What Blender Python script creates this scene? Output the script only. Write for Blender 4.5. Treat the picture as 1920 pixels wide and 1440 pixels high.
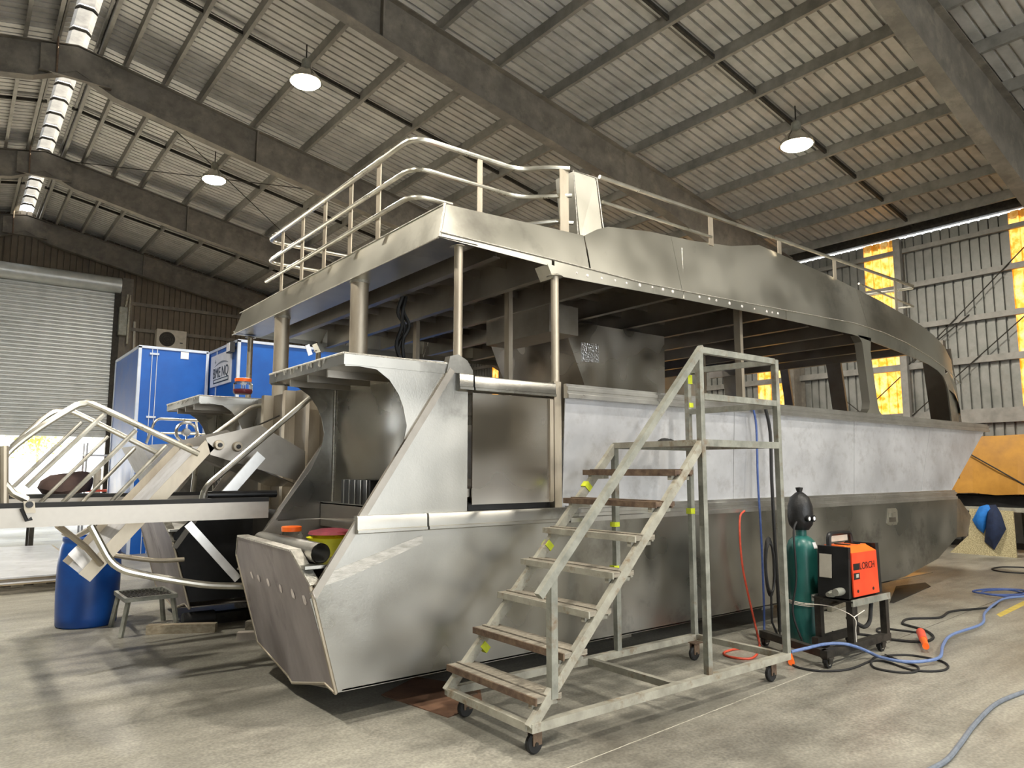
import bpy, bmesh, math, random
from mathutils import Vector, Matrix
random.seed(7)
for o in list(bpy.data.objects): bpy.data.objects.remove(o, do_unlink=True)
scene = bpy.context.scene
COL = scene.collection

# ------------------------------------------------------------------ camera
CAM_H = 1.6; FPX = 1354.0; YAW = math.radians(37.8); PITCH = math.radians(6.75)
cd = bpy.data.cameras.new('camera'); cam = bpy.data.objects.new('camera', cd); COL.objects.link(cam)
cam.location = (0, 0, CAM_H)
cam.rotation_euler = (math.radians(90) + PITCH, 0, -YAW)
cd.sensor_width = 36.0; cd.lens = 36.0 * FPX / 1920.0; cd.clip_start = .05; cd.clip_end = 300
scene.camera = cam

# ------------------------------------------------------------------ world, sun, exposure
w = bpy.data.worlds.new('sky'); scene.world = w; w.use_nodes = True
bg = w.node_tree.nodes['Background']
bg.inputs['Color'].default_value = (.93, .97, 1.0, 1); bg.inputs['Strength'].default_value = 5.0
sd = bpy.data.lights.new('sun', 'SUN'); sd.energy = 50.0; sd.angle = .01; sd.color = (1, .88, .68)
sun = bpy.data.objects.new('sun', sd); COL.objects.link(sun)
sun.rotation_euler = Vector((-.80, -.12, -.58)).to_track_quat('-Z', 'Y').to_euler()
scene.view_settings.view_transform = 'Standard'; scene.view_settings.look = 'None'
scene.view_settings.gamma = 1.0; scene.view_settings.use_curve_mapping = False
scene.view_settings.exposure = 0.2

# ------------------------------------------------------------------ photo pixel -> place (a pixel is a direction; the plane it meets gives the distance)
def ray(px, py):
    f = Vector((math.sin(YAW) * math.cos(PITCH), math.cos(YAW) * math.cos(PITCH), math.sin(PITCH)))
    r = Vector((math.cos(YAW), -math.sin(YAW), 0)); d = f.cross(r)
    return r * ((px - 960) / FPX) + d * ((py - 720) / FPX) + f
def at(px, py, X=None, Y=None, Z=None):
    d = ray(px, py)
    t = X / d.x if X is not None else Y / d.y if Y is not None else (Z - CAM_H) / d.z
    return Vector((0, 0, CAM_H)) + d * t

# ------------------------------------------------------------------ mesh builder
class G:
    def __init__(s): s.v = []; s.f = []
    def add(s, vs, fs):
        b = len(s.v); s.v += [Vector(v) for v in vs]; s.f += [tuple(b + i for i in f) for f in fs]; return s
    def box(s, x0, x1, y0, y1, z0, z1):
        return s.add([(x, y, z) for x in (x0, x1) for y in (y0, y1) for z in (z0, z1)],
                     [(0, 1, 3, 2), (4, 6, 7, 5), (0, 4, 5, 1), (2, 3, 7, 6), (0, 2, 6, 4), (1, 5, 7, 3)])
    def beam(s, p, q, w, h, up=(0, 0, 1)):
        p = Vector(p); q = Vector(q); d = (q - p).normalized(); u = Vector(up)
        if abs(d.dot(u)) > .98: u = Vector((1, 0, 0))
        a = d.cross(u).normalized(); u = a.cross(d).normalized(); vs = []
        for e in (p, q):
            for i, j in ((-1, -1), (1, -1), (1, 1), (-1, 1)): vs.append(e + a * (w / 2 * i) + u * (h / 2 * j))
        return s.add(vs, [(0, 1, 2, 3), (4, 7, 6, 5), (0, 4, 5, 1), (1, 5, 6, 2), (2, 6, 7, 3), (3, 7, 4, 0)])
    def tube(s, pts, r, n=10, closed=False):
        pts = [Vector(p) for p in pts]; m = len(pts); rs = r if isinstance(r, (list, tuple)) else [r] * m
        T = []
        for i in range(m):
            a = pts[i - 1] if (i or closed) else pts[i]; b = pts[(i + 1) % m] if (i < m - 1 or closed) else pts[i]
            T.append((b - a).normalized())
        u = T[0].orthogonal().normalized(); vs = []; fs = []
        for i in range(m):
            u = (u - T[i] * u.dot(T[i])).normalized(); w_ = T[i].cross(u)
            for k in range(n):
                t = 2 * math.pi * k / n; vs.append(pts[i] + (u * math.cos(t) + w_ * math.sin(t)) * rs[i])
        for i in range(m if closed else m - 1):
            j = (i + 1) % m
            for k in range(n): fs.append((i * n + k, i * n + (k + 1) % n, j * n + (k + 1) % n, j * n + k))
        if not closed: fs += [tuple(range(n))[::-1], tuple((m - 1) * n + k for k in range(n))]
        return s.add(vs, fs)
    def prism(s, poly, axis, a, b):
        def P(u, v, t): return (t, u, v) if axis == 'x' else (u, t, v) if axis == 'y' else (u, v, t)
        n = len(poly)
        return s.add([P(u, v, a) for u, v in poly] + [P(u, v, b) for u, v in poly],
                     [tuple(range(n)), tuple(range(2 * n - 1, n - 1, -1))] + [(i, (i + 1) % n, n + (i + 1) % n, n + i) for i in range(n)])
    def lathe(s, c, prof, n=24, axis='z'):
        c = Vector(c); vs = []; fs = []; m = len(prof)
        for r, h in prof:
            for k in range(n):
                t = 2 * math.pi * k / n; a, b = r * math.cos(t), r * math.sin(t)
                vs.append(c + Vector((a, b, h) if axis == 'z' else (h, a, b) if axis == 'x' else (a, h, b)))
        for i in range(m - 1):
            for k in range(n): fs.append((i * n + k, i * n + (k + 1) % n, (i + 1) * n + (k + 1) % n, (i + 1) * n + k))
        if prof[0][0] > 1e-5: fs.append(tuple(range(n))[::-1])
        if prof[-1][0] > 1e-5: fs.append(tuple((m - 1) * n + k for k in range(n)))
        return s.add(vs, fs)
    def quadstrip(s, A, B):
        n = len(A); return s.add(list(A) + list(B), [(i, i + 1, n + i + 1, n + i) for i in range(n - 1)])
    def slab(s, poly3, off):
        n = len(poly3); off = Vector(off)
        return s.add([Vector(p) for p in poly3] + [Vector(p) + off for p in poly3],
                     [tuple(range(n)), tuple(range(2 * n - 1, n - 1, -1))] + [(i, (i + 1) % n, n + (i + 1) % n, n + i) for i in range(n)])
def fillet(pts, r, n=5):
    pts = [Vector(p) for p in pts]; out = [pts[0]]
    for i in range(1, len(pts) - 1):
        a, b, c = pts[i - 1], pts[i], pts[i + 1]; u = (a - b); v = (c - b)
        k = min(r, u.length * .49, v.length * .49); p = b + u.normalized() * k; q = b + v.normalized() * k
        for j in range(n + 1):
            t = j / n; out.append(p * (1 - t) ** 2 + b * 2 * t * (1 - t) + q * t * t)
    return out + [pts[-1]]
def smoothline(pts, n=5):
    P = [Vector(p) for p in pts]; out = []
    for i in range(len(P) - 1):
        a = P[max(i - 1, 0)]; b = P[i]; c = P[i + 1]; d = P[min(i + 2, len(P) - 1)]
        for j in range(n):
            t = j / n
            out.append(.5 * ((2 * b) + (c - a) * t + (2 * a - 5 * b + 4 * c - d) * t * t + (3 * b - a - 3 * c + d) * t ** 3))
    return out + [P[-1]]
def mesh(name, g, mat, recalc=True, off=(0, 0, 0), ang=35):
    me = bpy.data.meshes.new(name); off = Vector(off)
    me.from_pydata([v - off for v in g.v], [], g.f)
    if recalc:
        bm = bmesh.new(); bm.from_mesh(me); bmesh.ops.recalc_face_normals(bm, faces=bm.faces); bm.to_mesh(me); bm.free()
    me.polygons.foreach_set('use_smooth', [True] * len(me.polygons)); me.set_sharp_from_angle(angle=math.radians(ang))
    if mat: me.materials.append(mat)
    me.update(); return me
OFF = {}
def tag(o, label=None, cat=None, group=None, kind=None):
    if label: o['label'] = label
    if cat: o['category'] = cat
    if group: o['group'] = group
    if kind: o['kind'] = kind
    return o
def thing(name, label, cat, loc=(0, 0, 0), group=None):
    o = bpy.data.objects.new(name, None); COL.objects.link(o); o.location = loc; o.empty_display_size = .2
    OFF[o.name] = Vector(loc); return tag(o, label, cat, group)
def part(name, g, mat, parent, label=None, recalc=True, ang=35, kind=None):
    off = OFF[parent.name]; o = bpy.data.objects.new(name, mesh(name, g, mat, recalc, off, ang)); COL.objects.link(o)
    o.parent = parent; OFF[o.name] = off
    if label: o['label'] = label
    if kind: o['kind'] = kind
    return o
def solo(name, g, mat, label=None, cat=None, group=None, kind=None, recalc=True, ang=35):
    xs = [v.x for v in g.v]; ys = [v.y for v in g.v]; zs = [v.z for v in g.v]
    b = Vector(((min(xs) + max(xs)) / 2, (min(ys) + max(ys)) / 2, min(zs)))
    o = bpy.data.objects.new(name, mesh(name, g, mat, recalc, b, ang)); COL.objects.link(o); o.location = b; OFF[o.name] = b
    return tag(o, label, cat, group, kind)
def struct(name, g, mat, **k): return solo(name, g, mat, kind='structure', **k)
def instance(name, me, parent, loc):
    o = bpy.data.objects.new(name, me); COL.objects.link(o); o.parent = parent; o.location = Vector(loc) - OFF[parent.name]; OFF[o.name] = OFF[parent.name]; return o
def copy_tree(o, d=(0, 0, 0), label=None, parent=None):
    c = o.copy(); COL.objects.link(c)
    if parent is not None: c.parent = parent
    else: c.location = o.location + Vector(d)
    if label: c['label'] = label
    for ch in list(o.children): copy_tree(ch, parent=c)
    return c

# ------------------------------------------------------------------ materials
def rgb(h):
    h = h.lstrip('#'); c = [int(h[i:i + 2], 16) / 255 for i in (0, 2, 4)]
    return tuple(x / 12.92 if x <= .04045 else ((x + .055) / 1.055) ** 2.4 for x in c) + (1,)
def M(name, c1, c2=None, scale=4.0, rough=(.5, .6), metal=0.0, bump=0.0, bscale=60.0, stretch=(1, 1, 1), detail=5.0, lo=.35, hi=.65, spec=.5, c3=None, c3scale=1.2, c3lo=.55, c3hi=.7, transl=0.0):
    m = bpy.data.materials.new(name); m.use_nodes = True; nt = m.node_tree; N = nt.nodes; L = nt.links
    b = N['Principled BSDF']; b.inputs['Metallic'].default_value = metal; b.inputs['Specular IOR Level'].default_value = spec
    c1 = rgb(c1) if isinstance(c1, str) else c1; c2 = rgb(c2) if isinstance(c2, str) else (c2 or c1)
    tc = N.new('ShaderNodeTexCoord'); mp = N.new('ShaderNodeMapping'); mp.inputs['Scale'].default_value = stretch
    L.new(tc.outputs['Object'], mp.inputs['Vector'])
    nz = N.new('ShaderNodeTexNoise'); nz.inputs['Scale'].default_value = scale; nz.inputs['Detail'].default_value = detail; nz.inputs['Roughness'].default_value = .62
    L.new(mp.outputs[0], nz.inputs['Vector'])
    cr = N.new('ShaderNodeValToRGB'); cr.color_ramp.elements[0].position = lo; cr.color_ramp.elements[1].position = hi
    cr.color_ramp.elements[0].color = c1; cr.color_ramp.elements[1].color = c2; L.new(nz.outputs['Fac'], cr.inputs[0]); out = cr.outputs[0]
    if c3:
        n3 = N.new('ShaderNodeTexNoise'); n3.inputs['Scale'].default_value = c3scale; n3.inputs['Detail'].default_value = 6; n3.inputs['Roughness'].default_value = .7
        mp3 = N.new('ShaderNodeMapping'); mp3.inputs['Location'].default_value = (3.1, 7.7, 1.3); mp3.inputs['Scale'].default_value = stretch
        L.new(tc.outputs['Object'], mp3.inputs['Vector']); L.new(mp3.outputs[0], n3.inputs['Vector'])
        mr = N.new('ShaderNodeMapRange'); mr.inputs['From Min'].default_value = c3lo; mr.inputs['From Max'].default_value = c3hi; L.new(n3.outputs['Fac'], mr.inputs['Value'])
        mx = N.new('ShaderNodeMix'); mx.data_type = 'RGBA'; L.new(mr.outputs[0], mx.inputs['Factor']); L.new(out, mx.inputs['A']); mx.inputs['B'].default_value = rgb(c3); out = mx.outputs['Result']
    L.new(out, b.inputs['Base Color'])
    rr = N.new('ShaderNodeMapRange'); rr.inputs['From Min'].default_value = .3; rr.inputs['From Max'].default_value = .7
    rr.inputs['To Min'].default_value = rough[0]; rr.inputs['To Max'].default_value = rough[1]; L.new(nz.outputs['Fac'], rr.inputs['Value']); L.new(rr.outputs[0], b.inputs['Roughness'])
    if bump:
        nb = N.new('ShaderNodeTexNoise'); nb.inputs['Scale'].default_value = bscale; nb.inputs['Detail'].default_value = 3; L.new(mp.outputs[0], nb.inputs['Vector'])
        bp = N.new('ShaderNodeBump'); bp.inputs['Strength'].default_value = bump; bp.inputs['Distance'].default_value = .01; L.new(nb.outputs['Fac'], bp.inputs['Height']); L.new(bp.outputs[0], b.inputs['Normal'])
    if transl:
        tr = N.new('ShaderNodeBsdfTranslucent'); L.new(out, tr.inputs['Color']); ms = N.new('ShaderNodeMixShader'); ms.inputs[0].default_value = transl
        L.new(b.outputs[0], ms.inputs[1]); L.new(tr.outputs[0], ms.inputs[2]); L.new(ms.outputs[0], N['Material Output'].inputs['Surface'])
    return m
def glassmat(name, col=(1, 1, 1, 1), rough=.05, ior=1.45):
    m = bpy.data.materials.new(name); m.use_nodes = True; b = m.node_tree.nodes['Principled BSDF']
    b.inputs['Base Color'].default_value = col; b.inputs['Roughness'].default_value = rough; b.inputs['Transmission Weight'].default_value = 1; b.inputs['IOR'].default_value = ior; return m
def emit(name, col, s):
    m = bpy.data.materials.new(name); m.use_nodes = True; b = m.node_tree.nodes['Principled BSDF']
    b.inputs['Emission Color'].default_value = col; b.inputs['Emission Strength'].default_value = s; return m
alu = M('aluminium_plate', '#8d8b84', '#bfbdb6', 1.1, (.22, .46), 1, .05, 90, detail=2.5, lo=.28, hi=.72, c3='#787570', c3scale=.8)
alu_side = M('aluminium_topside', '#b3b4b7', '#cfd0d3', 1.3, (.42, .56), .45, .06, 9, c3='#a2a0a0', c3scale=5.0, c3lo=.5, c3hi=.8)
alu_roof = M('aluminium_fascia', '#aeaca1', '#cbc9be', 1.1, (.30, .42), 1, .02, 70, detail=2, c3='#96938a', c3scale=.8)
alu_tran = M('aluminium_transom', '#938c8c', '#b9b3b3', 2.2, (.42, .6), .8, .1, 20, (1, 1, .35), c3='#7b7473', c3scale=1.8)
alu_in = M('aluminium_inner', '#8f8980', '#aaa49a', 1.5, (.32, .5), 1, .08, 12)
alu_gloss = M('aluminium_bright', '#c9c6c0', '#dcdad5', 1.0, (.16, .30), 1, .10, 5)
alu_tube = M('aluminium_tube', '#c3c0b4', '#dbd8cd', 6, (.25, .4), 1)
alu_rib = M('aluminium_extrusion', '#c2c0bc', '#dad9d5', 3, (.27, .4), 1)
alu_pill = M('aluminium_pillar', '#aa9f8e', '#c4bba9', 5, (.45, .6), .85, .05, 40, (1, 1, .3))
weld = M('weld_bead', '#a9a69d', '#cfccc3', 40, (.4, .6), .9, .5, 120)
ground = M('ground_weld_patch', '#d9d0cb', '#f2ece8', 30, (.5, .7), .6, .3, 80)
galv = M('galvanised_steel', '#7f8077', '#9e9e93', 9, (.5, .65), .35, .1, 60, c3='#7d6a55', c3scale=5, c3lo=.56, c3hi=.72)
galvw = M('white_painted_steel', '#8d8a7d', '#aaa799', 8, (.5, .65), .05, .1, 60, c3='#7d6b52', c3scale=6, c3lo=.55, c3hi=.68)
rust = M('rusted_steel', '#4f3d31', '#75624f', 14, (.7, .85), .1, .25, 90)
wood = M('weathered_timber', '#746d60', '#9d9687', 6, (.75, .9), 0, .35, 60, (1, 8, 8))
timber = M('sawn_timber', '#8f826c', '#b0a48d', 5, (.75, .9), 0, .2, 60, (2, 9, 9))
paletimber = M('pale_timber', '#b9aea2', '#cfc6bb', 5, (.75, .9), 0, .2, 60)
chip = M('chipboard', '#8f8360', '#cabd95', 60, (.75, .9), 0, .2, 120, lo=.4, hi=.6)
plywood = M('plywood_sheet', '#a8977a', '#c2b396', 3, (.6, .75), 0, .1, 40, (1, 12, 1))
cardboard = M('cardboard', '#5e4433', '#7d5d47', 4, (.85, .95))
black = M('black_rubber', '#131313', '#232221', 20, (.6, .75))
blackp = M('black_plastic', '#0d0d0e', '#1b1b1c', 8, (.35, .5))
darksteel = M('dark_steel', '#2b2925', '#45413a', 12, (.55, .7), .5, .15, 60)
steelframe = M('portal_steel', '#605b52', '#7a746a', 3.0, (.6, .75), .1, .15, 30, c3='#8d8678', c3scale=2.2, c3lo=.5, c3hi=.75)
purl = M('purlin_steel', '#7b7973', '#94918a', 4, (.5, .65), .3)
sheet_roof = M('roof_sheeting', '#a09e98', '#bdbbb5', 2.0, (.42, .55), .2, .1, 30)
sheet_wall = M('wall_sheeting', '#797a74', '#908f89', 2.5, (.45, .6), .35, .1, 30, c3='#7a776f', c3scale=1.3)
sheet_end = M('end_wall_sheeting', '#5b5143', '#6f6453', 2.5, (.6, .75), .1, .1, 30)
skyl = M('amber_translucent_sheet', '#cf8a20', '#f0cd80', 5.0, (.5, .6), 0, .2, 30, (1, 1, 1), lo=.40, hi=.62, transl=.11)
ridgelight = M('pale_translucent_sheet', '#8b8b8b', '#a6a6a6', 5.0, (.5, .6), transl=.12)
doorm = M('roller_door_steel', '#b9bdbb', '#cdd0ce', 3, (.32, .45), .35)
blue = M('blue_panel', '#0450a6', '#0a5cb6', 2, (.38, .5))
trimw = M('pale_edge_trim', '#b9c4d6', '#ccd5e4', 3, (.4, .5))
white = M('white_board', '#dfe0e2', '#ebecee', 5, (.5, .6))
ink = M('dark_print', '#20303c', '#263642', 5, (.6, .7)); grey_ink = M('grey_print', '#7f8589', '#8c9296', 5, (.6, .7)); pale_ink = M('pale_print', '#dfe3e6', '#e8ebed', 5, (.6, .7))
drumm = M('blue_drum_plastic', '#073a80', '#0b4792', 4, (.3, .42))
green = M('green_cylinder_paint', '#1f5a55', '#27665f', 5, (.28, .4))
red = M('orange_red_panel', '#e0401f', '#ee4d28', 6, (.4, .5))
orange = M('orange_plastic', '#f0641e', '#fb7a2a', 6, (.35, .5))
redp = M('red_plug', '#e4503c', '#ee6a52', 6, (.4, .5))
bluehose = M('blue_hose', '#5a6f9c', '#6d82ad', 30, (.45, .6)); bluehose2 = M('blue_air_hose', '#33487f', '#43598f', 30, (.45, .6))
redhose = M('red_hose', '#b4402a', '#c8523a', 30, (.45, .6))
yellow = M('fluorescent_tape', '#b9c41c', '#d4de34', 12, (.5, .6)); yelp = M('yellow_plastic', '#c9c614', '#dad83a', 6, (.4, .5)); crimson = M('crimson_cloth', '#6e2430', '#8c3442', 12, (.7, .8))
creamm = M('cream_cabinet', '#a8a294', '#b9b3a5', 6, (.5, .6)); rope = M('white_rope', '#d7d0c2', '#eae4d8', 40, (.7, .8))
tarp = M('ochre_tarpaulin', '#9a6a1c', '#b5822e', 2.5, (.55, .7), 0, .25, 8)
jblue = M('bright_blue_cloth', '#1668b8', '#2379cc', 9, (.7, .8), 0, .4, 30); jnavy = M('navy_cloth', '#131f3a', '#1f2d4c', 9, (.75, .85), 0, .4, 30); skinm = M('pale_leather', '#c9a58a', '#d8b79d', 9, (.6, .7))
foil = M('foil_tape', '#dfe3ea', '#f4f6fa', 22, (.08, .2), 1, .9, 45)
clear = glassmat('clear_plastic', (.95, .97, .97, 1), .06, 1.2)
concrete_out = M('outdoor_concrete', '#d6d3ca', '#e2dfd8', .8, (.8, .9)); fence = M('pale_fence', '#c3c9d3', '#d4dae2', 2, (.6, .7)); leaf = M('leaf', '#8f9a35', '#c4c45e', 6, (.6, .7), transl=.35); bark = M('bark', '#7a6c58', '#8d7f6a', 6, (.8, .9))
lampglass = emit('lamp_glow', (1, .86, .62, 1), 60.0)

# ================================================================== THE SHED
XW, XL, XR, YE, Y0 = 17.2, -14.3, 1.45, 28.7, -9.0
def rz(x): return 10.31 - .1944 * (x if x > XR else 2 * XR - x)
FR = [-2.1, 3.95, 10.0, 16.1, 22.2, 28.3]
# ---- floor
cm = M('shed_concrete', '#7d7a70', '#9c998d', .55, (.34, .58), 0, .12, 45, detail=9, lo=.3, hi=.7, c3='#625e55', c3scale=.7, c3lo=.5, c3hi=.72)
nt_ = cm.node_tree; bs_ = nt_.nodes['Principled BSDF']; src_ = bs_.inputs['Base Color'].links[0].from_socket
tc_ = nt_.nodes.new('ShaderNodeTexCoord'); n1_ = nt_.nodes.new('ShaderNodeTexNoise'); n1_.inputs['Scale'].default_value = 55; n1_.inputs['Detail'].default_value = 4; nt_.links.new(tc_.outputs['Object'], n1_.inputs['Vector'])
mp_ = nt_.nodes.new('ShaderNodeMapping'); mp_.inputs['Scale'].default_value = (.6, 3.0, 1); mp_.inputs['Rotation'].default_value = (0, 0, .35); n2_ = nt_.nodes.new('ShaderNodeTexNoise'); n2_.inputs['Scale'].default_value = 2.2; n2_.inputs['Detail'].default_value = 8; nt_.links.new(tc_.outputs['Object'], mp_.inputs['Vector']); nt_.links.new(mp_.outputs[0], n2_.inputs['Vector'])  # stretched noise paints streak shadows into the concrete colour
for nn_, a_, b_ in ((n1_, .74, 1.22), (n2_, .78, 1.2)):
    r_ = nt_.nodes.new('ShaderNodeMapRange'); r_.inputs['From Min'].default_value = .3; r_.inputs['From Max'].default_value = .7; r_.inputs['To Min'].default_value = a_; r_.inputs['To Max'].default_value = b_; nt_.links.new(nn_.outputs['Fac'], r_.inputs['Value'])
    v_ = nt_.nodes.new('ShaderNodeVectorMath'); v_.operation = 'SCALE'; nt_.links.new(src_, v_.inputs[0]); nt_.links.new(r_.outputs[0], v_.inputs['Scale']); src_ = v_.outputs[0]
nt_.links.new(src_, bs_.inputs['Base Color'])
fl = struct('floor', G().box(XL, XW + .2, Y0, YE, -.25, -.03), M('joint_base', '#3b3833', '#4a4640', 4, (.9, 1)))  # dark base under the slabs, seen in the floor joint
k = .0656
def jy(x): return 3.07 + k * (x - 2.75)
part('floor_slab', G().prism([(XL, Y0), (XW + .2, Y0), (XW + .2, jy(XW + .2) - .006), (XL, jy(XL) - .006)], 'z', -.03, 0), cm, fl)
part('floor_slab', G().prism([(XL, jy(XL) + .006), (XW + .2, jy(XW + .2) + .006), (XW + .2, YE), (XL, YE)], 'z', -.03, 0), cm, fl)
part('joint_filler', G().prism([(XL, jy(XL) - .006), (6.2, jy(6.2) - .006), (6.2, jy(6.2) + .006), (XL, jy(XL) + .006)], 'z', -.03, -.002), M('joint_filler', '#a8a496', '#c9c5b8', 9, (.8, .9), c3='#5a564e', c3scale=6), fl)
part('painted_line', G().prism([tuple(at(*p, Z=0).xy) for p in ((1868, 1152), (1925, 1124), (1925, 1133), (1876, 1157))], 'z', -.001, .001), M('worn_yellow_paint', '#b5a04a', '#cdb75c', 9, (.7, .8)), fl)
struct('trim_1', G().box(-40, 60, YE + .02, 90, -.3, -.05), concrete_out)
# ---- roof
ce = struct('ceiling', G().box(XR - .34, XR - .30, Y0, YE, rz(XR) + .05, rz(XR) + .2).box(XR + .30, XR + .34, Y0, YE, rz(XR) + .05, rz(XR) + .2), purl)
def sheet_profile(g, n, pitch, fn):
    A = []; 
    for i in range(n):
        b = i * pitch
        A += [(b, 0), (b + pitch * .76, 0), (b + pitch * .80, .05), (b + pitch * .96, .05)]
    A.append((n * pitch, 0)); g.quadstrip([fn(u, h, 0) for u, h in A], [fn(u, h, 1) for u, h in A]); return g
PW = .762; PT = PW / 4
tx = math.atan(.1944)
def roofsheet(side):
    a, b = (XR + .19, XW + .4) if side > 0 else (XR - .19, XL - .22)
    def fn(u, h, e):
        x = b if e else a; return (x + side * h * math.sin(tx), u, rz(x) + .2 + h)
    return mesh('roof_sheet', sheet_profile(G(), 4, PT, fn), sheet_roof, False)
ns = int((YE - Y0) / PW)
for sd_ in (1, -1):
    me = roofsheet(sd_)
    for i in range(ns + 1): instance('roof_sheet', me, ce, (0, Y0 + i * PW, 0))
def csec(x, side, z):
    t = .008; f = .07
    return [(x, z), (x + side * f, z), (x + side * f, z + .02), (x + side * (f - t), z + .02), (x + side * (f - t), z + t), (x + side * t, z + t), (x + side * t, z + .2 - t), (x + side * f, z + .2 - t), (x + side * f, z + .2), (x, z + .2)]
for d in (.37, .84, 1.6, 2.31, 3.5, 4.70, 5.93, 7.11, 8.27, 9.45, 10.63, 11.8, 12.95, 14.1, 15.2):
    for sd_ in (1, -1):
        x = XR + sd_ * d
        part('purlin', G().prism(csec(x, sd_, rz(x) - .012 * 0), 'y', Y0, YE), purl, ce)
part('eave_purlin', G().prism([(XW - .12, 6.99), (XW + .02, 6.99), (XW + .02, 7.16), (XW - .12, 7.19)], 'y', Y0, YE), darksteel, ce)
for a, b in zip(FR[:-1], FR[1:]):
    ym = (a + b) / 2
    for sd_ in (1, -1):
        x1 = XR + sd_ * .25; x2 = XR + sd_ * 15.5
        part('bridging_strut', G().beam((x1, ym, rz(x1) + .1), (x2, ym, rz(x2) + .1), .05, .07), darksteel, ce)
ridge_me = mesh('ridge_panel', G().add([(XR - .2, 0, rz(XR - .3) + .25), (XR - .12, 0, 10.33), (XR + .12, 0, 10.33), (XR + .2, 0, rz(XR + .3) + .25), (XR - .2, .78, rz(XR - .3) + .25), (XR - .12, .78, 10.33), (XR + .12, .78, 10.33), (XR + .2, .78, rz(XR + .3) + .25)], [(0, 1, 5, 4), (1, 2, 6, 5), (2, 3, 7, 6)]), ridgelight, False)
strap_me = mesh('ridge_strap', G().tube([(XR - .22, 0, 10.22), (XR - .11, 0, 10.30), (XR + .11, 0, 10.30), (XR + .22, 0, 10.22)], .035, 6), darksteel)
for i in range(int((YE - Y0) / .86)):
    instance('ridge_panel', ridge_me, ce, (0, Y0 + .86 * i, 0)); instance('ridge_strap', strap_me, ce, (0, Y0 + .86 * i + .82, 0))
for a, b in (((2.0, 22.1), (8.6, 16.2)), ((8.6, 22.1), (2.0, 16.2)), ((9.5, 28.1), (14, 22.3)), ((14, 28.1), (9.5, 22.3))):
    part('bracing_rod', G().tube([(a[0], a[1], rz(a[0]) - .05), (b[0], b[1], rz(b[0]) - .05)], .012, 6), darksteel, ce)
# ---- portal frames
names = ['standing behind the camera side of the boat', 'over the scaffold end of the shed', 'passing above the upper deck railing', 'beyond the two blue panel rooms', 'third from the roller door end wall', 'set against the roller door end wall']
labs = ['grey steel portal frame at the open end of the shed', 'deep grey steel portal frame crossing above the bow end wall panels', 'streaked grey steel portal frame passing right above the upper deck railing', 'brown grey steel portal frame with boxed apex, third back from the end wall', 'brown grey steel portal frame one bay in from the end wall', 'steel portal frame set against the end wall over the roller door']
for yf, lab in zip(FR, labs):
    R = thing('portal_frame', lab, 'frame', (XR, yf, 0), 'portal frames of the shed')
    hs = 8.6 if yf == 3.95 else 12.0
    for sd_ in (1, -1):
        def prof(d): return .72 if d < 1.2 else .78
        xs = [0, .7, 4, hs - XR, 12.6 if hs > 9 else 11.2, 15.4]
        dep = [.55, .74, .80, .80, 1.05 if hs > 9 else 1.3, 1.7]
        top = [(XR + sd_ * x, rz(XR + sd_ * x) - .012) for x in xs]; bot = [(XR + sd_ * x, rz(XR + sd_ * x) - d) for x, d in zip(xs, dep)]
        part('rafter_web', G().prism(top + bot[::-1], 'y', yf - .008, yf + .008), steelframe, R)
        for nm, ln in (('top_flange', top), ('bottom_flange', bot)):
            g = G(); A = []; 
            for (xa, za), (xb, zb) in zip(ln[:-1], ln[1:]): g.beam((xa, yf, za - .008), (xb, yf, zb - .008), .23, .016)
            part(nm, g, steelframe, R)
        g = G()
        xc = XR + sd_ * 15.45
        g.box(xc - .25, xc + .25, yf - .006, yf + .006, 0, 6.9); g.box(xc - .26, xc - .24, yf - .11, yf + .11, 0, 6.9); g.box(xc + .24, xc + .26, yf - .11, yf + .11, 0, 6.9)
        part('column', g, steelframe, R)
        x = XR + sd_ * 3.6
        part('splice_plate', G().beam((x, yf, rz(x) - .03), (x + sd_ * -.002, yf, rz(x) - .8), .24, .03), steelframe, R)
    g = G().prism([(XR - .62, rz(XR - .62) - .06), (XR, rz(XR) - .05), (XR + .62, rz(XR + .62) - .06), (XR + .6, rz(XR + .6) - .62), (XR - .6, rz(XR - .6) - .62)], 'y', yf - .10, yf - .085)
    part('apex_plate', g, steelframe, R)
    part('apex_lip', G().beam((XR - .62, yf - .12, rz(XR) - .74), (XR + .62, yf - .12, rz(XR) - .74), .1, .015), steelframe, R)
    part('hanger_rod', G().tube([(XR - .35, yf - .14, rz(XR) + .02), (XR - .33, yf - .14, rz(XR) - .72)], .02, 6), rust, R)
# ---- side wall with amber sheets
wr = struct('wall_right', G().box(XW - .02, XW + .12, Y0, YE, -.02, .12), darksteel)
def wsheet(n, fn, nm, m): return mesh(nm, sheet_profile(G(), n, PT, fn), m, False)
ws = wsheet(4, lambda u, h, e: (XW + h, u, 6.95 if e else .12), 'wall_sheet', sheet_wall); wa = wsheet(4, lambda u, h, e: (XW + h, u, 6.97 if e else .12), 'amber_sheet', skyl)
ya = 7.48
i = -22
while ya + i * PW < YE:
    y = ya + i * PW
    if y > Y0: instance('amber_sheet' if i % 4 == 0 and y > 4 else 'wall_sheet', wa if i % 4 == 0 and y > 4 else ws, wr, (0, y, 0))
    i += 1
for z, h in ((6.62, .1), (5.78, .12), (4.82, .12), (3.92, .14), (2.72, .30), (1.3, .12)):
    part('girt', G().box(XW - .12, XW - .03, Y0, YE, z - h / 2, z + h / 2), purl, wr)
part('wall_post', G().box(XW - .24, XW - .12, 7.3, 7.45, .0, 6.9), purl, wr)
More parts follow.
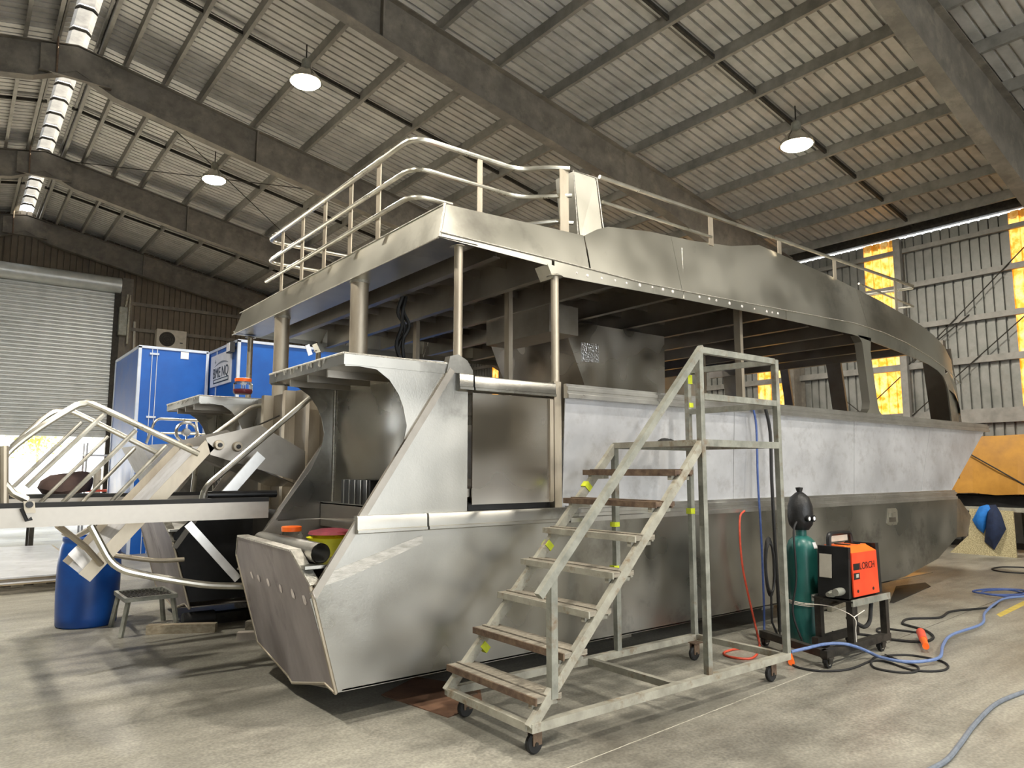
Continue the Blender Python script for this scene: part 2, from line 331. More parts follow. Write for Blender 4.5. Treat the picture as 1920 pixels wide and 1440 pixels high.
for p, q in (((4.6, 6.4), (7.2, 4.0)), ((5.0, 4.7), (7.3, 2.8)), ((6.0, 4.9), (7.4, 3.9)), ((7.4, 2.0), (9.2, 3.6)), ((7.5, 3.7), (9.3, 2.2))):
    part('bracing_rod', G().tube([(XW - .14, p[0], p[1]), (XW - .14, q[0], q[1])], .012, 6), darksteel, wr)
# ---- end wall with roller door, far wall on the other side
we = struct('wall_end', G().box(XL, -9.2, YE + .0, YE + .1, -.02, .12).box(4.5, XW, YE, YE + .1, -.02, .12), darksteel)
i = 0
while XL + i * PW < XW:
    x = XL + i * PW; zt = max(rz(x), rz(x + PW)) + .3; zb = .12 if (x + PW < -9.0 or x > 4.3) else 8.1
    part('wall_sheet', sheet_profile(G(), 4, PT, lambda u, h, e: (x + u, YE + h, zt if e else zb)), sheet_end, we, recalc=False); i += 1
for z in (7.55, 6.61, 5.5, 4.4, 3.0, 1.5):
    part('girt', G().box(4.55, XW, YE - .12, YE - .03, z - .06, z + .06), steelframe, we)
part('door_post', G().box(4.44, 4.80, YE - .3, YE - .05, 0, 8.4), steelframe, we)
part('conduit', G().tube([(4.95, YE - .08, 6.9), (4.98, YE - .08, 5.9), (5.12, YE - .08, 3.0)], .04, 8), creamm, we)
wl = struct('wall_left', sheet_profile(G(), 198, PT, lambda u, h, e: (XL - h, Y0 + u, 6.95 if e else 0)), sheet_wall, recalc=False)
dr = struct('door_1', G().lathe((4.4, YE - .28, 8.10), [(.01, 0), (.27, .0), (.27, -13.4), (.01, -13.4)], 24, 'x'), doorm)  # unseen stretch of the door widened to let in more daylight
g = G(); A = []; z = 2.80; n = 0
while z < 8.2:
    A += [(z, 0), (z + .025, -.022), (z + .075, -.022), (z + .1, 0)]; z += .13; A.append((z - .012, .004))
g.quadstrip([(-9.1, YE - .12 + h, zz) for zz, h in A], [(4.27, YE - .12 + h, zz) for zz, h in A])
part('door_curtain', g, doorm, dr, recalc=False)
part('bottom_rail', G().box(-9.1, 4.27, YE - .15, YE - .09, 2.70, 2.81), doorm, dr)
part('guide_rail', G().box(4.25, 4.45, YE - .24, YE - .04, 0, 7.9), darksteel, dr)
part('guide_rail', G().box(-9.3, -9.08, YE - .24, YE - .04, 0, 7.9), darksteel, dr)
g = G()
for z in (3.4, 4.1, 4.8, 5.5): g.box(4.45, 4.52, YE - .2, YE - .1, z, z + .06)
part('guide_bracket', g, galv, dr)
mt = part('door_motor', G().box(4.38, 4.62, YE - .55, YE - .32, 6.3, 7.3), galv, dr)
part('drive_chain', G().tube([(4.55, YE - .58, 7.3), (4.6, YE - .58, 7.75), (4.68, YE - .58, 7.75), (4.66, YE - .58, 6.0)], .035, 6), galvw, dr)
# ---- unseen near end wall behind the camera, added with an opening to limit daylight
wf = struct('wall_front', sheet_profile(G(), 62, PT, lambda u, h, e: (XL + u, Y0 - h, 7.6 if e else 0)), sheet_wall, recalc=False)
part('wall_sheets', sheet_profile(G(), 44, PT, lambda u, h, e: (9.0 + u, Y0 - h, 7.9 if e else 0)), sheet_wall, wf, recalc=False)
part('gable_sheets', G().prism([(XL, 7.2), (XL, 6.9), (-2.5, 6.0), (9.0, 6.0), (XW, 6.9), (XW, 7.2), (XR, 10.25)], 'y', Y0 - .04, Y0), sheet_wall, wf)
# ---- lamps
def lamp(x, y, lab, e=430):
    z = rz(x) - .72
    L = thing('high_bay_lamp', lab, 'lamp', (x, y, z), 'high bay lamps under the roof')
    part('reflector', G().lathe((x, y, z), [(.30, 0), (.27, .08), (.16, .2), (.1, .26), (.09, .26), (.15, .19), (.26, .07), (.285, 0)], 24), alu_gloss, L)
    part('housing', G().lathe((x, y, z), [(.1, .26), (.09, .3), (.08, .42), (.04, .46)], 16), galv, L)
    part('hook', G().tube([(x, y, z + .46), (x, y, rz(x) + .02)], .012, 6), darksteel, L)
    part('bulb_cover', G().lathe((x, y, z), [(.283, .01), (.24, -.03), (.1, -.06), (.001, -.065)], 24), lampglass, L)
    ld = bpy.data.lights.new('lamp_light', 'AREA'); ld.shape = 'DISK'; ld.size = .5; ld.energy = e; ld.color = (1, .94, .84)
    lo = bpy.data.objects.new('lamp_light', ld); COL.objects.link(lo); lo.location = (0, 0, -.09); lo.parent = L
lamp(4.69, 12.25, 'glowing high bay lamp hanging above the stern of the boat')
lamp(4.67, 18.0, 'glowing high bay lamp hanging over the blue panel rooms')
lamp(11.55, 6.6, 'glowing high bay lamp hanging above the bow end of the boat')
for x, y, e_, lb in ((4.6, .6, 430, 'added unseen high bay lamp over the floor joint in front of the rolling stair'), (-2.0, 3.5, 430, 'added unseen high bay lamp over the open floor behind the boarding ramp'), (-2.0, 9.5, 430, 'added unseen high bay lamp beside the ridge level with the blue drum'), (3.5, -5.5, 430, 'added unseen high bay lamp just inside the near end opening'), (9.6, -3.6, 520, 'added unseen high bay lamp over the open floor facing the welder')): lamp(x, y, lb, e_)  # unseen lamps added to fill the shed with light, their places guessed
# ---- what stands outside the roller door
f = thing('metal_fence', 'pale corrugated metal fence standing outside past the roller door', 'fence', (1.2, 44, -.05))
for i in range(6): part('fence_panel', G().box(-3 + i * 1.6, -1.45 + i * 1.6, 44, 44.04, 0, 1.9), fence, f)
for i in range(7): part('fence_post', G().box(-3.06 + i * 1.6, -3.0 + i * 1.6, 43.97, 44.07, -.05, 2.0), fence, f)
for (x, y, h, lab) in ((-.5, 58, 6.5, 'yellow green tree outside seen just under the door edge, the wider of two'), (5.0, 62, 6.0, 'yellow green tree outside beside the door post, the narrower of two')):
    t = thing('tree', lab, 'tree', (x, y, -.05), 'trees outside the door')
    part('trunk', G().tube([(x, y, -.05), (x + .1, y, 2), (x - .1, y, h * .7)], [.2, .16, .08], 8), bark, t)
    g = G(); 
    for i in range(900):
        a = random.uniform(0, 6.28); r_ = random.gauss(0, 1.0); c = Vector((x + r_ * math.cos(a) * 1.2, y + r_ * math.sin(a) * 1.2, h * .72 + random.gauss(0, .9)))
        d = Vector((random.gauss(0, 1), random.gauss(0, 1), random.gauss(0, 1))).normalized() * .16; e = d.orthogonal().normalized() * .09
        g.add([c - d, c + e, c + d, c - e], [(0, 1, 2, 3)])
    part('foliage', g, leaf, t, recalc=False, kind='stuff')

# ================================================================== THE CATAMARAN
B = thing('catamaran', 'unpainted aluminium catamaran hull under construction with open cabin and upper deck', 'boat', (7.0, 6.85, 0))
NY, FY, CL = 4.4, 9.3, 6.85
def mir(p): return Vector((p[0], 2 * CL - p[1], p[2]))
T = .008
# -- hull side plates (outer near, outer far) with raked bows
low = [(2.02, .21), (9.3, .21), (9.81, .24), (10.79, .39), (11.45, .64), (11.55, 1.19), (2.10, 1.19), (1.83, .80)]
up = [(3.02, 1.30), (11.38, 1.30), (12.6, 2.18), (3.9, 2.18), (3.9, 1.30)]
for y, s in ((NY, 1), (FY, -1)):
    part('hull_side', G().prism(low, 'y', y, y + s * T), alu, B)
    # flared topside: gunwale a little further out than the rub rail
    yo = y - s * .05
    g = G(); bx = [3.92, 6.2, 8.6, 10.4, 11.38]; ux = [3.92, 6.2, 8.6, 10.4 + .3, 12.6]
    for i in range(4):
        a = [(bx[i] + .003, y, 1.30), (bx[i + 1] - .003, y, 1.30), (ux[i + 1] - .003, yo, 2.18), (ux[i] + .003, yo, 2.18)]
        part('topside_panel', G().slab(a, (0, s * T, 0)), alu_side, B)
    # bow plates turning in to the stem
    part('bow_plate', G().slab([(11.45, y, .64), (11.98, y + s * .06, .62), (12.28, y + s * .1, .90), (11.75, y + s * .04, 1.17), (11.55, y, 1.19)], (0, s * T, 0)), alu, B)
    part('bow_plate', G().slab([(11.38, y, 1.30), (12.0, y + s * .6, 1.30), (13.1, y + s * .9, 2.18), (12.6, yo, 2.18)], (0, s * T, 0)), alu_side, B)
# -- rub rail and gunwale extrusions
def extr(name, x0, x1, y, s, z0, z1, ribbed, proud=.06):
    h = z1 - z0
    if ribbed: pr_ = [(0, z0), (proud, z0), (proud, z0 + h * .28), (proud * .72, z0 + h * .33), (proud * .72, z0 + h * .52), (proud * .85, z0 + h * .55), (proud * .85, z0 + h * .78), (proud * .55, z0 + h * .82), (proud * .55, z1), (0, z1)]
    else: pr_ = [(0, z0), (proud, z0 + .012), (proud, z0 + .03), (proud * .85, z0 + .035), (proud * .8, z1 - .01), (proud * .7, z1), (0, z1)]
    return part(name, G().prism([(y - s * d, z) for d, z in pr_], 'x', x0, x1), alu_rib if ribbed else alu, B)
for y, s in ((NY, 1), (FY, -1)):
    extr('rub_rail', 2.11, 2.63, y, s, 1.18, 1.30, 0, .07); extr('rub_rail', 2.645, 3.95, y, s, 1.18, 1.30, 0, .07)
    for a, b in ((3.955, 7.2), (7.205, 9.0), (9.005, 11.4)): extr('rub_rail', a, b, y, s, 1.18, 1.31, 1, .07)
    extr('gunwale', 2.90, 3.02, y, s, 2.17, 2.30, 0, .05); extr('gunwale', 3.035, 3.83, y, s, 2.17, 2.29, 0, .05)
    for a, b in ((3.905, 5.0), (5.005, 9.2), (9.205, 12.1), (12.105, 12.66)): extr('gunwale', a, b, y - s * .05, s, 2.175, 2.29, 1, .06)
    part('corner_post', G().box(3.83, 3.905, y - s * .02 if s > 0 else y - .05, y + .05 if s > 0 else y + .02, 1.30, 2.31), alu_pill, B)
    d = part('side_door', G().box(3.035, 3.815, y - s * .012 if s > 0 else y, y if s > 0 else y + .012, 1.345, 2.165), M('aluminium_door_sheet' + str(s), '#948e85', '#d2cec7', 1.3, (.16, .42), 1, .02, 60, detail=1.0), B, 'polished aluminium side door panel' if s > 0 else None)
    part('door_edge', G().box(3.775, 3.812, y - s * .03 if s > 0 else y + .012, y - .012 if s > 0 else y + .03, 1.35, 2.16), alu_pill, d)
    part('door_gap_shade', G().box(3.03, 3.82, y + s * .03 if s > 0 else y - .06, y + .06 if s > 0 else y - s * -.03, 1.30, 1.36), blackp, B)  # black strip standing for the shaded gap below the side door
# -- stern of each hull: C shaped side plates, shelf, back wall, step, transom
Cp = [(2.02, 2.28), (2.12, 2.285), (2.25, 2.275), (2.35, 2.21), (2.42, 2.12), (2.46, 2.03), (2.49, 1.90), (2.47, 1.80), (2.43, 1.70), (2.38, 1.60)]
def fold(z): return 1.83 + (z - .80) * (2.86 - 1.83) / (2.34 - .80)
for y0 in (NY, FY - 1.4):
    y1 = y0 + 1.4; outer_near = y0 == NY
    for y, sgn in ((y0, 1), (y1, -1)):
        poly = [(2.02, 2.36)] + Cp + [(fold(1.30) + .10, 1.30), (fold(1.19), 1.19), (fold(1.19) + .22, 1.19)]
        poly = [(2.02, 2.36)] + Cp + [(fold(1.32), 1.32), (fold(1.2), 1.2), (3.0, 1.2), (3.0, 2.30), (2.86, 2.36)]
        part('stern_side_plate', G().prism(poly, 'y', y, y + sgn * T), alu, B)
        yo = y - sgn * .012
        part('fold_strip', G().beam((fold(.82), yo, .82), (fold(2.32), yo, 2.32), .028, .05, (1, 0, -.67)), alu_in, B)
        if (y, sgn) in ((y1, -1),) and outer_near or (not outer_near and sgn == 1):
            part('hull_inner_side', G().prism([(2.02, .27), (11.2, .27), (11.4, 1.19), (fold(1.19), 1.19), (1.83, .95)], 'y', y, y + sgn * T), blackp if y > 7 else alu_in, B)  # far hull's inner side is set black, the near one aluminium
    sh = part('stern_shelf', G().slab([(2.01, y0 - .005, 2.29), (2.01, y1 + .005, 2.29), (2.88, y1 + .005, 2.29), (2.88, y0 - .005, 2.29)], (0, 0, .075)), alu, B)
    g = G(); g.tube([(2.01, y0, 2.365), (2.01, y1, 2.365)], .009, 6); g.tube([(2.01, y0, 2.365), (2.86, y0, 2.365)], .008, 6)
    for i in range(15):
        yy = random.uniform(y0 + .02, y1 - .02); g.beam((2.003, yy, 2.36), (2.003, yy + random.uniform(-.01, .01), 2.36 - random.uniform(.015, .05)), .012, .006, (1, 0, 0))
    part('weld_bead', g, weld, sh)
    for yy in (y0 + .35, y0 + .7, y0 + 1.05): part('shelf_stiffener', G().box(2.05, 2.55, yy - .01, yy + .01, 2.24, 2.29), alu_in, sh)
    # curved back wall
    g = G(); A = []; n = 14
    for i in range(n + 1):
        t = i / n; A.append((2.58 + .14 * math.sin(math.pi * t) ** 1.2, y1 - .01 - t * 1.38))
    g.quadstrip([(x, y, 1.2) for x, y in A], [(x, y, 2.29) for x, y in A])
    bw = part('back_wall', g, alu_in, B, recalc=False, ang=60)
    bw.data.materials[0] = alu_gloss
    part('weld_bead', G().tube([(2.575, y1 - .015, 1.22), (2.57, y1 - .015, 2.27)], .008, 6), weld, bw)
    vt = part('vent_box', G().box(2.5, 2.62, y0 + .55, y0 + 1.05, 1.33, 1.52), blackp, B)
    for i in range(5): part('vent_blade', G().box(2.492, 2.5, y0 + .59 + i * .1, y0 + .6 + i * .1, 1.33, 1.52), alu_rib, vt)
    part('riser', G().box(2.47, 2.5, y0 + .02, y1 - .02, 1.14, 1.33), alu_in, B); part('step_top', G().box(2.47, 2.62, y0 + .02, y1 - .02, 1.32, 1.335), alu, B)
    part('stern_step', G().box(1.80, 2.5, y0 + .02, y1 - .02, .98, 1.0), alu, B)
    # transom, raked
    def tx_(z, o=0): return 2.079 - .283 * z + o
    tp = [(y0, .21), (y0 + .14, .24), (y0 + .8, .09), (y0 + .86, .13), (y1, .27), (y1, .95), (y1 - .16, 1.10), (y0 + .20, 1.08), (y0, .88)]
    tr = part('transom', G().slab([(tx_(z, -.004), y, z) for y, z in tp], (.012, 0, 0)), alu_tran, B)
    g = G()
    for (ya_, za_), (yb_, zb_) in zip(tp[5:8], tp[6:9]): g.beam((tx_(za_, .03), ya_, za_ + .004), (tx_(zb_, .03), yb_, zb_ + .004), .08, .012, (0, 0, 1))
    part('transom_cap', g, weld, tr)
    g = G()
    for (ya_, za_), (yb_, zb_) in zip(tp[:4] + [tp[4], tp[8]], tp[1:5] + [tp[5], tp[0]]): g.tube([(tx_(za_), ya_, za_), (tx_(zb_), yb_, zb_)], .012, 6)
    part('edge_trim', g, alu_pill, tr)
    if outer_near:
        for px, py, a in ((472, 1078, 8), (485, 1084, 8), (503, 1092, 9), (526, 1104, 9), (549, 1114, 9), (571, 1125, 10), (588, 1117, 7)):
            dr_ = ray(px, py); t_ = (2.079 - .008 - .283 * CAM_H) / (dr_.x + .283 * dr_.z); c = Vector((0, 0, CAM_H)) + dr_ * t_
            e = Vector((-.283, 0, 1)).normalized(); pts = []
            for k_ in range(9):
                an = 6.283 * k_ / 9; rr_ = a / 1354 * 5.2 * random.uniform(.75, 1.1); pts.append(c + Vector((0, 1, 0)) * rr_ * .75 * math.cos(an) + e * rr_ * math.sin(an))
            part('ground_patch', G().slab(pts, (-.0015, 0, 0)), ground, tr)
    # bottom
    part('hull_bottom', G().prism([(y0, .215), (y0 + .8, .095), (y1, .275), (y1, .285), (y0 + .8, .11), (y0, .225)], 'x', 2.06, 10.6), alu_in, B)
# -- bridge deck, bulkhead between the hulls, cabin sole
part('bridge_deck', G().box(2.9, 11.3, NY + .02, FY - .02, 1.40, 1.46), alu_in, B)
bk = part('aft_bulkhead', G().box(2.62, 2.65, 5.8, 7.9, .75, 2.36), alu_in, B)
for y in (6.25, 6.85, 7.45): part('bulkhead_post', G().box(2.52, 2.62, y - .04, y + .04, 1.2, 2.36), alu_pill, bk)
part('bridge_underside', G().slab([(2.62, 5.8, .75), (2.62, 7.9, .75), (11.8, 7.9, .78), (11.8, 5.8, .78)], (0, 0, .02)), alu_in, B)
# -- pillars carrying the roof
for y in (5.92, 7.86):
    pl = part('roof_pillar', G().lathe((2.84, y, 0), [(.082, 1.3 if y > 7 else 2.36), (.082, 3.29)], 20), alu_pill, B, 'thick round pillar')
    part('collar', G().lathe((2.84, y, 0), [(.092, 3.275), (.088, 3.30)], 20), weld, pl)
for x, y, z0 in ((2.94, 4.45, 2.36), (2.94, 9.25, 2.36), (3.87, 4.41, 2.31), (3.87, 9.29, 2.31)):
    pl = part('roof_post', G().lathe((x, y, 0), [(.034, z0), (.034, 3.29 if x < 3 else 3.21)], 14), alu_pill, B, 'slim round post')
    part('collar', G().lathe((x, y, 0), [(.07, 3.272 if x < 3 else 3.19), (.045, 3.285 if x < 3 else 3.21)], 14), weld, pl)
for x, y in ((4.53, 5.9), (4.53, 7.8), (6.9, 4.75), (9.2, 7.0), (7.6, 8.9), (10.2, 9.1)):
    part('cabin_post', G().box(x - .025, x + .025, y - .04, y + .04, 1.46, 3.5), alu_pill, B)
part('shelf_corner', G().prism([(2.80, 2.30), (3.03, 2.30), (3.03, 2.33), (2.98, 2.40), (2.90, 2.44), (2.83, 2.42)], 'y', NY - .02, NY + .05), alu, B)
# -- roof: aft box beam, deck plate, side fascia, brow
part('aft_roof_beam', G().prism([(2.74, 3.30), (2.82, 3.59), (3.08, 3.59), (3.08, 3.30)], 'y', NY + .12, FY - .1), alu_roof, B)
for s_, y_ in ((1, NY), (-1, FY)): part('beam_end', G().slab([(2.74, y_, 3.30), (2.82, y_ + s_ * .057, 3.59), (2.82, y_ + s_ * .125, 3.59), (2.74, y_ + s_ * .125, 3.30)], (.01, 0, 0)).slab([(2.74, y_, 3.30), (3.08, y_, 3.30), (3.08, y_ + s_ * .125, 3.30), (2.74, y_ + s_ * .125, 3.30)], (0, 0, .008)), alu_roof, B)
part('weld_bead', G().tube([(2.735, NY - .003, 3.30), (2.815, NY + .055, 3.59)], .012, 6).tube([(2.735, NY + .015, 3.30), (2.735, FY + .03, 3.30)], .007, 6).tube([(2.815, NY + .07, 3.592), (2.815, FY + .03, 3.592)], .006, 6), weld, B)
part('roof_deck', G().box(3.08, 11.4, NY + .1, FY - .1, 3.52, 3.535), alu_in, B)
wl_ = [(2.74, 3.34), (3.9, 3.33), (4.91, 3.31), (5.51, 3.32), (6.86, 3.36), (8.82, 3.42), (9.6, 3.39), (10.27, 3.32), (11.0, 3.19), (11.6, 3.04), (11.95, 2.88)]
lowr = [(2.74, 3.30), (3.84, 3.27), (3.86, 3.20), (5.51, 3.24), (6.85, 3.265), (8.8, 3.27), (9.1, 3.25), (9.21, 3.235), (9.93, 3.18), (10.5, 3.13), (10.89, 3.085), (11.2, 3.02), (11.37, 2.95), (11.47, 2.84), (11.51, 2.75)]
br = [(2.82, 3.59), (4.27, 3.64), (4.45, 3.74), (4.60, 3.80), (5.19, 3.88), (5.83, 3.92), (6.52, 4.0), (7.09, 4.13), (7.5, 4.10), (8.56, 4.02), (9.79, 3.87), (10.56, 3.74), (11.1, 3.62), (11.6, 3.42), (12.05, 3.20), (12.4, 2.98), (12.58, 2.78), (12.66, 2.58)]
def by(x, z): return NY + .10 * max(0, (z - 3.3)) / .3 * .6 + (0 if x < 11.3 else .42 * ((x - 11.3) / 1.36) ** 2)
def cy(x): return NY if x < 11.3 else NY + .42 * ((x - 11.3) / 1.36) ** 2
for s in (1, -1):
    f = (lambda p: Vector(p)) if s > 0 else mir
    pts = [(x, z) for x, z in lowr] + [(11.57, 2.29), (11.95, 2.29), (12.05, 2.5)] + wl_[::-1]
    # strip between the lower edge and the weld line, sampled on a common set of stations
    def interp(L_, x):
        for (a, za), (b, zb) in zip(L_[:-1], L_[1:]):
            if a <= x <= b: return za + (zb - za) * ((x - a) / (b - a) if b > a else 0)
        return L_[-1][1] if x > L_[-1][0] else L_[0][1]
    def panel(nm, xs, lo_, hi_, m, yl, yh):
        A = [f((x, yl(x), interp(lo_, x))) for x in xs]; C = [f((x, yh(x), interp(hi_, x))) for x in xs]
        o = Vector((0, T * s, 0)); n_ = len(xs); g = G().quadstrip(A, C); g.quadstrip([a + o for a in A], [c + o for c in C]); 
        g.quadstrip(A, [a + o for a in A]); g.quadstrip(C, [c + o for c in C]); g.add([A[0], C[0], C[0] + o, A[0] + o], [(0, 1, 2, 3)]); g.add([A[-1], C[-1], C[-1] + o, A[-1] + o], [(0, 1, 2, 3)])
        return part(nm, g, m, B, recalc=False)
    S1 = [3.92, 4.6, 5.51, 6.2, 6.85, 7.02]; 
    segs = ([2.742, 3.2, 3.83], [3.86, 4.4, 4.9, 5.52], [5.525, 6.2, 6.85, 7.3], [7.305, 8.0, 8.8, 9.2], [9.205, 9.5, 9.93, 10.5], [10.505, 10.89, 11.2, 11.37, 11.47])
    for xs in segs: panel('fascia_panel', xs, lowr, wl_, alu_roof, cy, cy)
    part('brow_panel', G().slab([f(p) for p in ((2.75, NY, 3.34), (3.5, NY, 3.332), (4.26, NY, 3.325), (4.26, NY + .068, 3.64), (2.82, NY + .058, 3.59))], (0, s * T, 0)), alu_roof, B)
    for xs in ([4.28, 4.45, 4.6, 5.19, 5.5], [5.505, 5.83, 6.52, 7.09, 7.5, 8.56, 9.2], [9.205, 9.79, 10.27, 10.56, 11.0, 11.3, 11.6, 11.95]):
        panel('brow_panel', xs, wl_, br, alu_roof, lambda x: cy(x), lambda x: by(x, interp(br, x)))
    # rounded front corner below the brow
    A = [f((x, by(x, z), z)) for x, z in br[13:]]; C = [f((x, cy(x) + .0, z)) for x, z in ((11.6, 3.04), (11.85, 2.93), (12.0, 2.82), (12.1, 2.68), (12.12, 2.5))]
    part('brow_corner', G().quadstrip(A, C).quadstrip(C, [f(p) for p in ((11.51, NY, 2.78), (11.75, NY + .0, 2.7), (11.9, NY + .02, 2.6), (11.98, NY + .03, 2.5), (12.0, NY + .04, 2.4))]), alu_roof, B, recalc=False, ang=60)
    part('front_post', G().slab([f(p) for p in ((11.37, NY, 2.96), (11.47, NY, 2.84), (11.52, NY, 2.72), (11.57, NY, 2.29), (11.95, NY + .05, 2.29), (12.02, NY + .08, 2.55), (11.9, NY + .03, 2.85), (11.6, NY + .01, 3.03))], (0, s * .02, 0)), alu_roof, B)
    part('corner_panel', G().slab([f(p) for p in ((11.95, NY + .05, 2.29), (12.35, NY + .22, 2.29), (12.62, NY + .45, 2.45), (12.66, NY + .43, 2.6), (12.4, NY + .28, 2.98), (12.05, NY + .13, 2.95), (12.02, NY + .08, 2.55))], (.004, s * T, 0)), alu_in, B)
    mu = [(8.92, 3.28), (9.25, 3.28), (9.24, 3.2), (9.22, 3.1), (9.33, 2.42), (9.36, 2.34), (9.44, 2.29), (9.02, 2.29), (9.10, 2.36), (9.12, 2.45), (9.03, 3.1), (9.01, 3.2)]
    part('window_mullion', G().prism(mu, 'y', f((0, NY, 0)).y, f((0, NY + .10, 0)).y), alu_roof, B)
    # raised seams and weld spots
    g = G().tube([f((x, NY - .004, z)) for x, z in wl_], .007, 5)
    for x in (3.87, 5.52): g.tube([f((x, NY - .003, interp(lowr, x))), f((x + .12, by(x, 3.8), min(interp(br, x), 3.8)))], .007, 5)
    part('weld_bead', g, weld, B)
    part('corner_gusset', G().prism([(3.78, 3.28), (3.86, 3.28), (3.90, 3.19), (3.84, 3.17)], 'y', f((0, NY - .004, 0)).y, f((0, NY + .16, 0)).y), alu_roof, B)
for x, y in ((725, 95), (785, 110), (865, 125), (940, 137), (1005, 153), (1080, 163), (1150, 175), (1210, 187), (1265, 200), (1415, 230), (1470, 241), (1510, 250), (1585, 266), (1655, 283), (1725, 297), (1795, 312), (1825, 318), (1857, 323)):
    p = at(x / 3 + 840, y / 3 + 480, Y=NY - .002); r_ = random.uniform(.012, .022); part('weld_spot', G().lathe(p, [(.0005, -.005), (r_ * .7, -.003), (r_, .004)], 7, 'y'), ground, B)
# nose skin of the wheelhouse roof (near brow edge to its mirror image, bulging forward)
NX = [(x, by(x, z), z) for x, z in br[7:13]]
cols = []
for t in [i / 10 for i in range(11)]:
    cols.append([(x + .35 * math.sin(math.pi * t) * ((x - 7.09) / 5.6) ** 2, y + (2 * (CL - y)) * t, z + .10 * math.sin(math.pi * t)) for x, y, z in NX])
g = G()
for a, b in zip(cols[:-1], cols[1:]): g.quadstrip(a, b)
part('roof_nose', g, alu_roof, B, recalc=False, ang=60)
# front wall posts and header (seen through the open cabin)
part('windscreen_header', G().box(12.1, 12.2, NY + .25, FY - .25, 3.44, 3.6), alu_in, B)
for y, w_ in ((4.78, .42), (6.45, .26), (7.4, .16), (8.6, .30)):
    part('windscreen_post', G().slab([(12.35, y - w_ / 2, 2.2), (12.35, y + w_ / 2, 2.2), (12.12, y + w_ / 2, 3.46), (12.12, y - w_ / 2, 3.46)], (.05, 0, 0)), alu_in, B)
part('windscreen_sill', G().box(12.3, 12.5, NY + .3, FY - .3, 1.46, 2.26), alu_in, B)
part('visor', G().slab([(11.1, NY + .2, 3.62), (11.1, FY - .2, 3.62), (12.25, FY - .6, 3.60), (12.45, CL, 3.60), (12.25, NY + .6, 3.60)], (0, 0, .02)), alu_roof, B)
# -- roof frames and stringers under the deck plate
for i, x in enumerate((3.35, 3.95, 4.75, 5.55, 6.35, 7.15, 7.95, 8.75, 9.55, 10.35)):
    zb = 3.24 if i == 1 else 3.29
    fr_ = part('deck_beam', G().box(x - .004, x + .004, NY + .12, FY - .12, zb, 3.52).box(x - .035, x + .035, NY + .12, FY - .12, zb - .006, zb + .004), alu_in, B)
    if i < 3:
        for j in range(9):
            y = NY + .5 + j * .5; part('gusset', G().slab([(x, y, 3.30), (x, y + .008, 3.30), (x + .18, y + .008, 3.5), (x, y, 3.5)], (0, .006, 0)), alu_in, fr_)
for j in range(11):
    y = NY + .35 + j * .42; part('stringer', G().box(3.1, 11.2, y - .003, y + .003, 3.44, 3.52), alu_in, B)
# -- console and ducting inside
cs = part('console', G().prism([(5.28, 3.26), (7.0, 3.26), (6.98, 2.0), (5.88, 2.0), (5.42, 2.95)], 'y', 5.9, 7.3), M('brushed_swirl', '#a9a49c', '#dad6cf', 1.8, (.12, .4), 1, .02, 50, detail=1.0), B, 'shiny sheet metal console box')
ft = part('foil_patch', G().slab([at(1090, 642, Y=5.895), at(1122, 646, Y=5.895), at(1123, 680, Y=5.895), at(1091, 677, Y=5.895)], (0, .003, 0)), foil, cs, 'crinkled foil tape patch')
part('duct', G().slab([(4.75, 5.5, 3.0), (4.75, 6.6, 3.0), (4.75, 6.6, 3.3), (4.75, 5.5, 3.3)], (.4, 0, 0)), alu_in, B)
part('locker', G().prism([(9.4, 1.46), (10.6, 1.46), (10.6, 2.55), (9.9, 2.75), (9.4, 2.75)], 'y', 7.6, 8.6), paletimber, B)
# -- upper deck: bulwark box, inner coaming, railing
bx_ = part('bulwark_box', G().slab([(4.27, NY + .12, 3.64), (4.55, NY + .12, 3.70), (4.50, NY + .15, 4.25), (4.23, NY + .15, 4.25)], (0, .25, 0)), alu_roof, B)
part('weld_bead', G().tube([(4.27, NY + .115, 3.3), (4.22, NY + .145, 4.25), (4.51, NY + .145, 4.255), (4.56, NY + .115, 3.75)], .006, 5), weld, bx_)
part('deck_coaming', G().box(3.1, 3.12, 5.0, 8.2, 3.53, 3.80), alu_in, B)
part('deck_coaming', G().box(3.1, 4.3, 5.0, 5.02, 3.53, 3.80), alu_in, B)
rl = part('deck_railing', G().tube(fillet([(4.15, NY + .12, 4.24), (3.98, NY + .22, 4.24), (3.80, 4.80, 4.23), (2.74, 4.80, 4.23), (2.74, 8.15, 4.23), (3.9, 8.15, 4.23)], .16), .024, 10), alu_tube, B, 'bright tubular top rail')
part('mid_rail', G().tube(fillet([(4.17, NY + .12, 4.0), (4.0, NY + .22, 3.98), (3.80, 4.80, 3.98), (2.74, 4.80, 3.98), (2.74, 8.15, 3.98), (3.4, 8.15, 3.98)], .16), .02, 10), alu_tube, rl)
part('low_rail', G().tube(fillet([(3.1, 4.80, 3.75), (2.74, 4.80, 3.75), (2.74, 8.15, 3.75)], .16), .02, 10), alu_tube, rl)
part('low_rail', G().tube([(4.2, NY + .14, 3.76), (4.05, NY + .2, 3.76), (3.85, 4.8, 3.74), (3.6, 4.8, 3.72)], .02, 10), alu_tube, rl)
for y in (5.42, 5.97, 6.55, 7.12, 7.70):
    part('rail_post', G().box(2.75, 2.76, y - .035, y + .035, 3.55, 4.22), alu_pill, rl)
part('rail_post', G().box(3.35, 3.40, 4.79, 4.80, 3.53, 4.22), alu_pill, rl)
part('rail_post', G().box(4.05, 4.15, NY + .135, NY + .145, 3.62, 4.22), alu_pill, rl)
fy = NY + .12
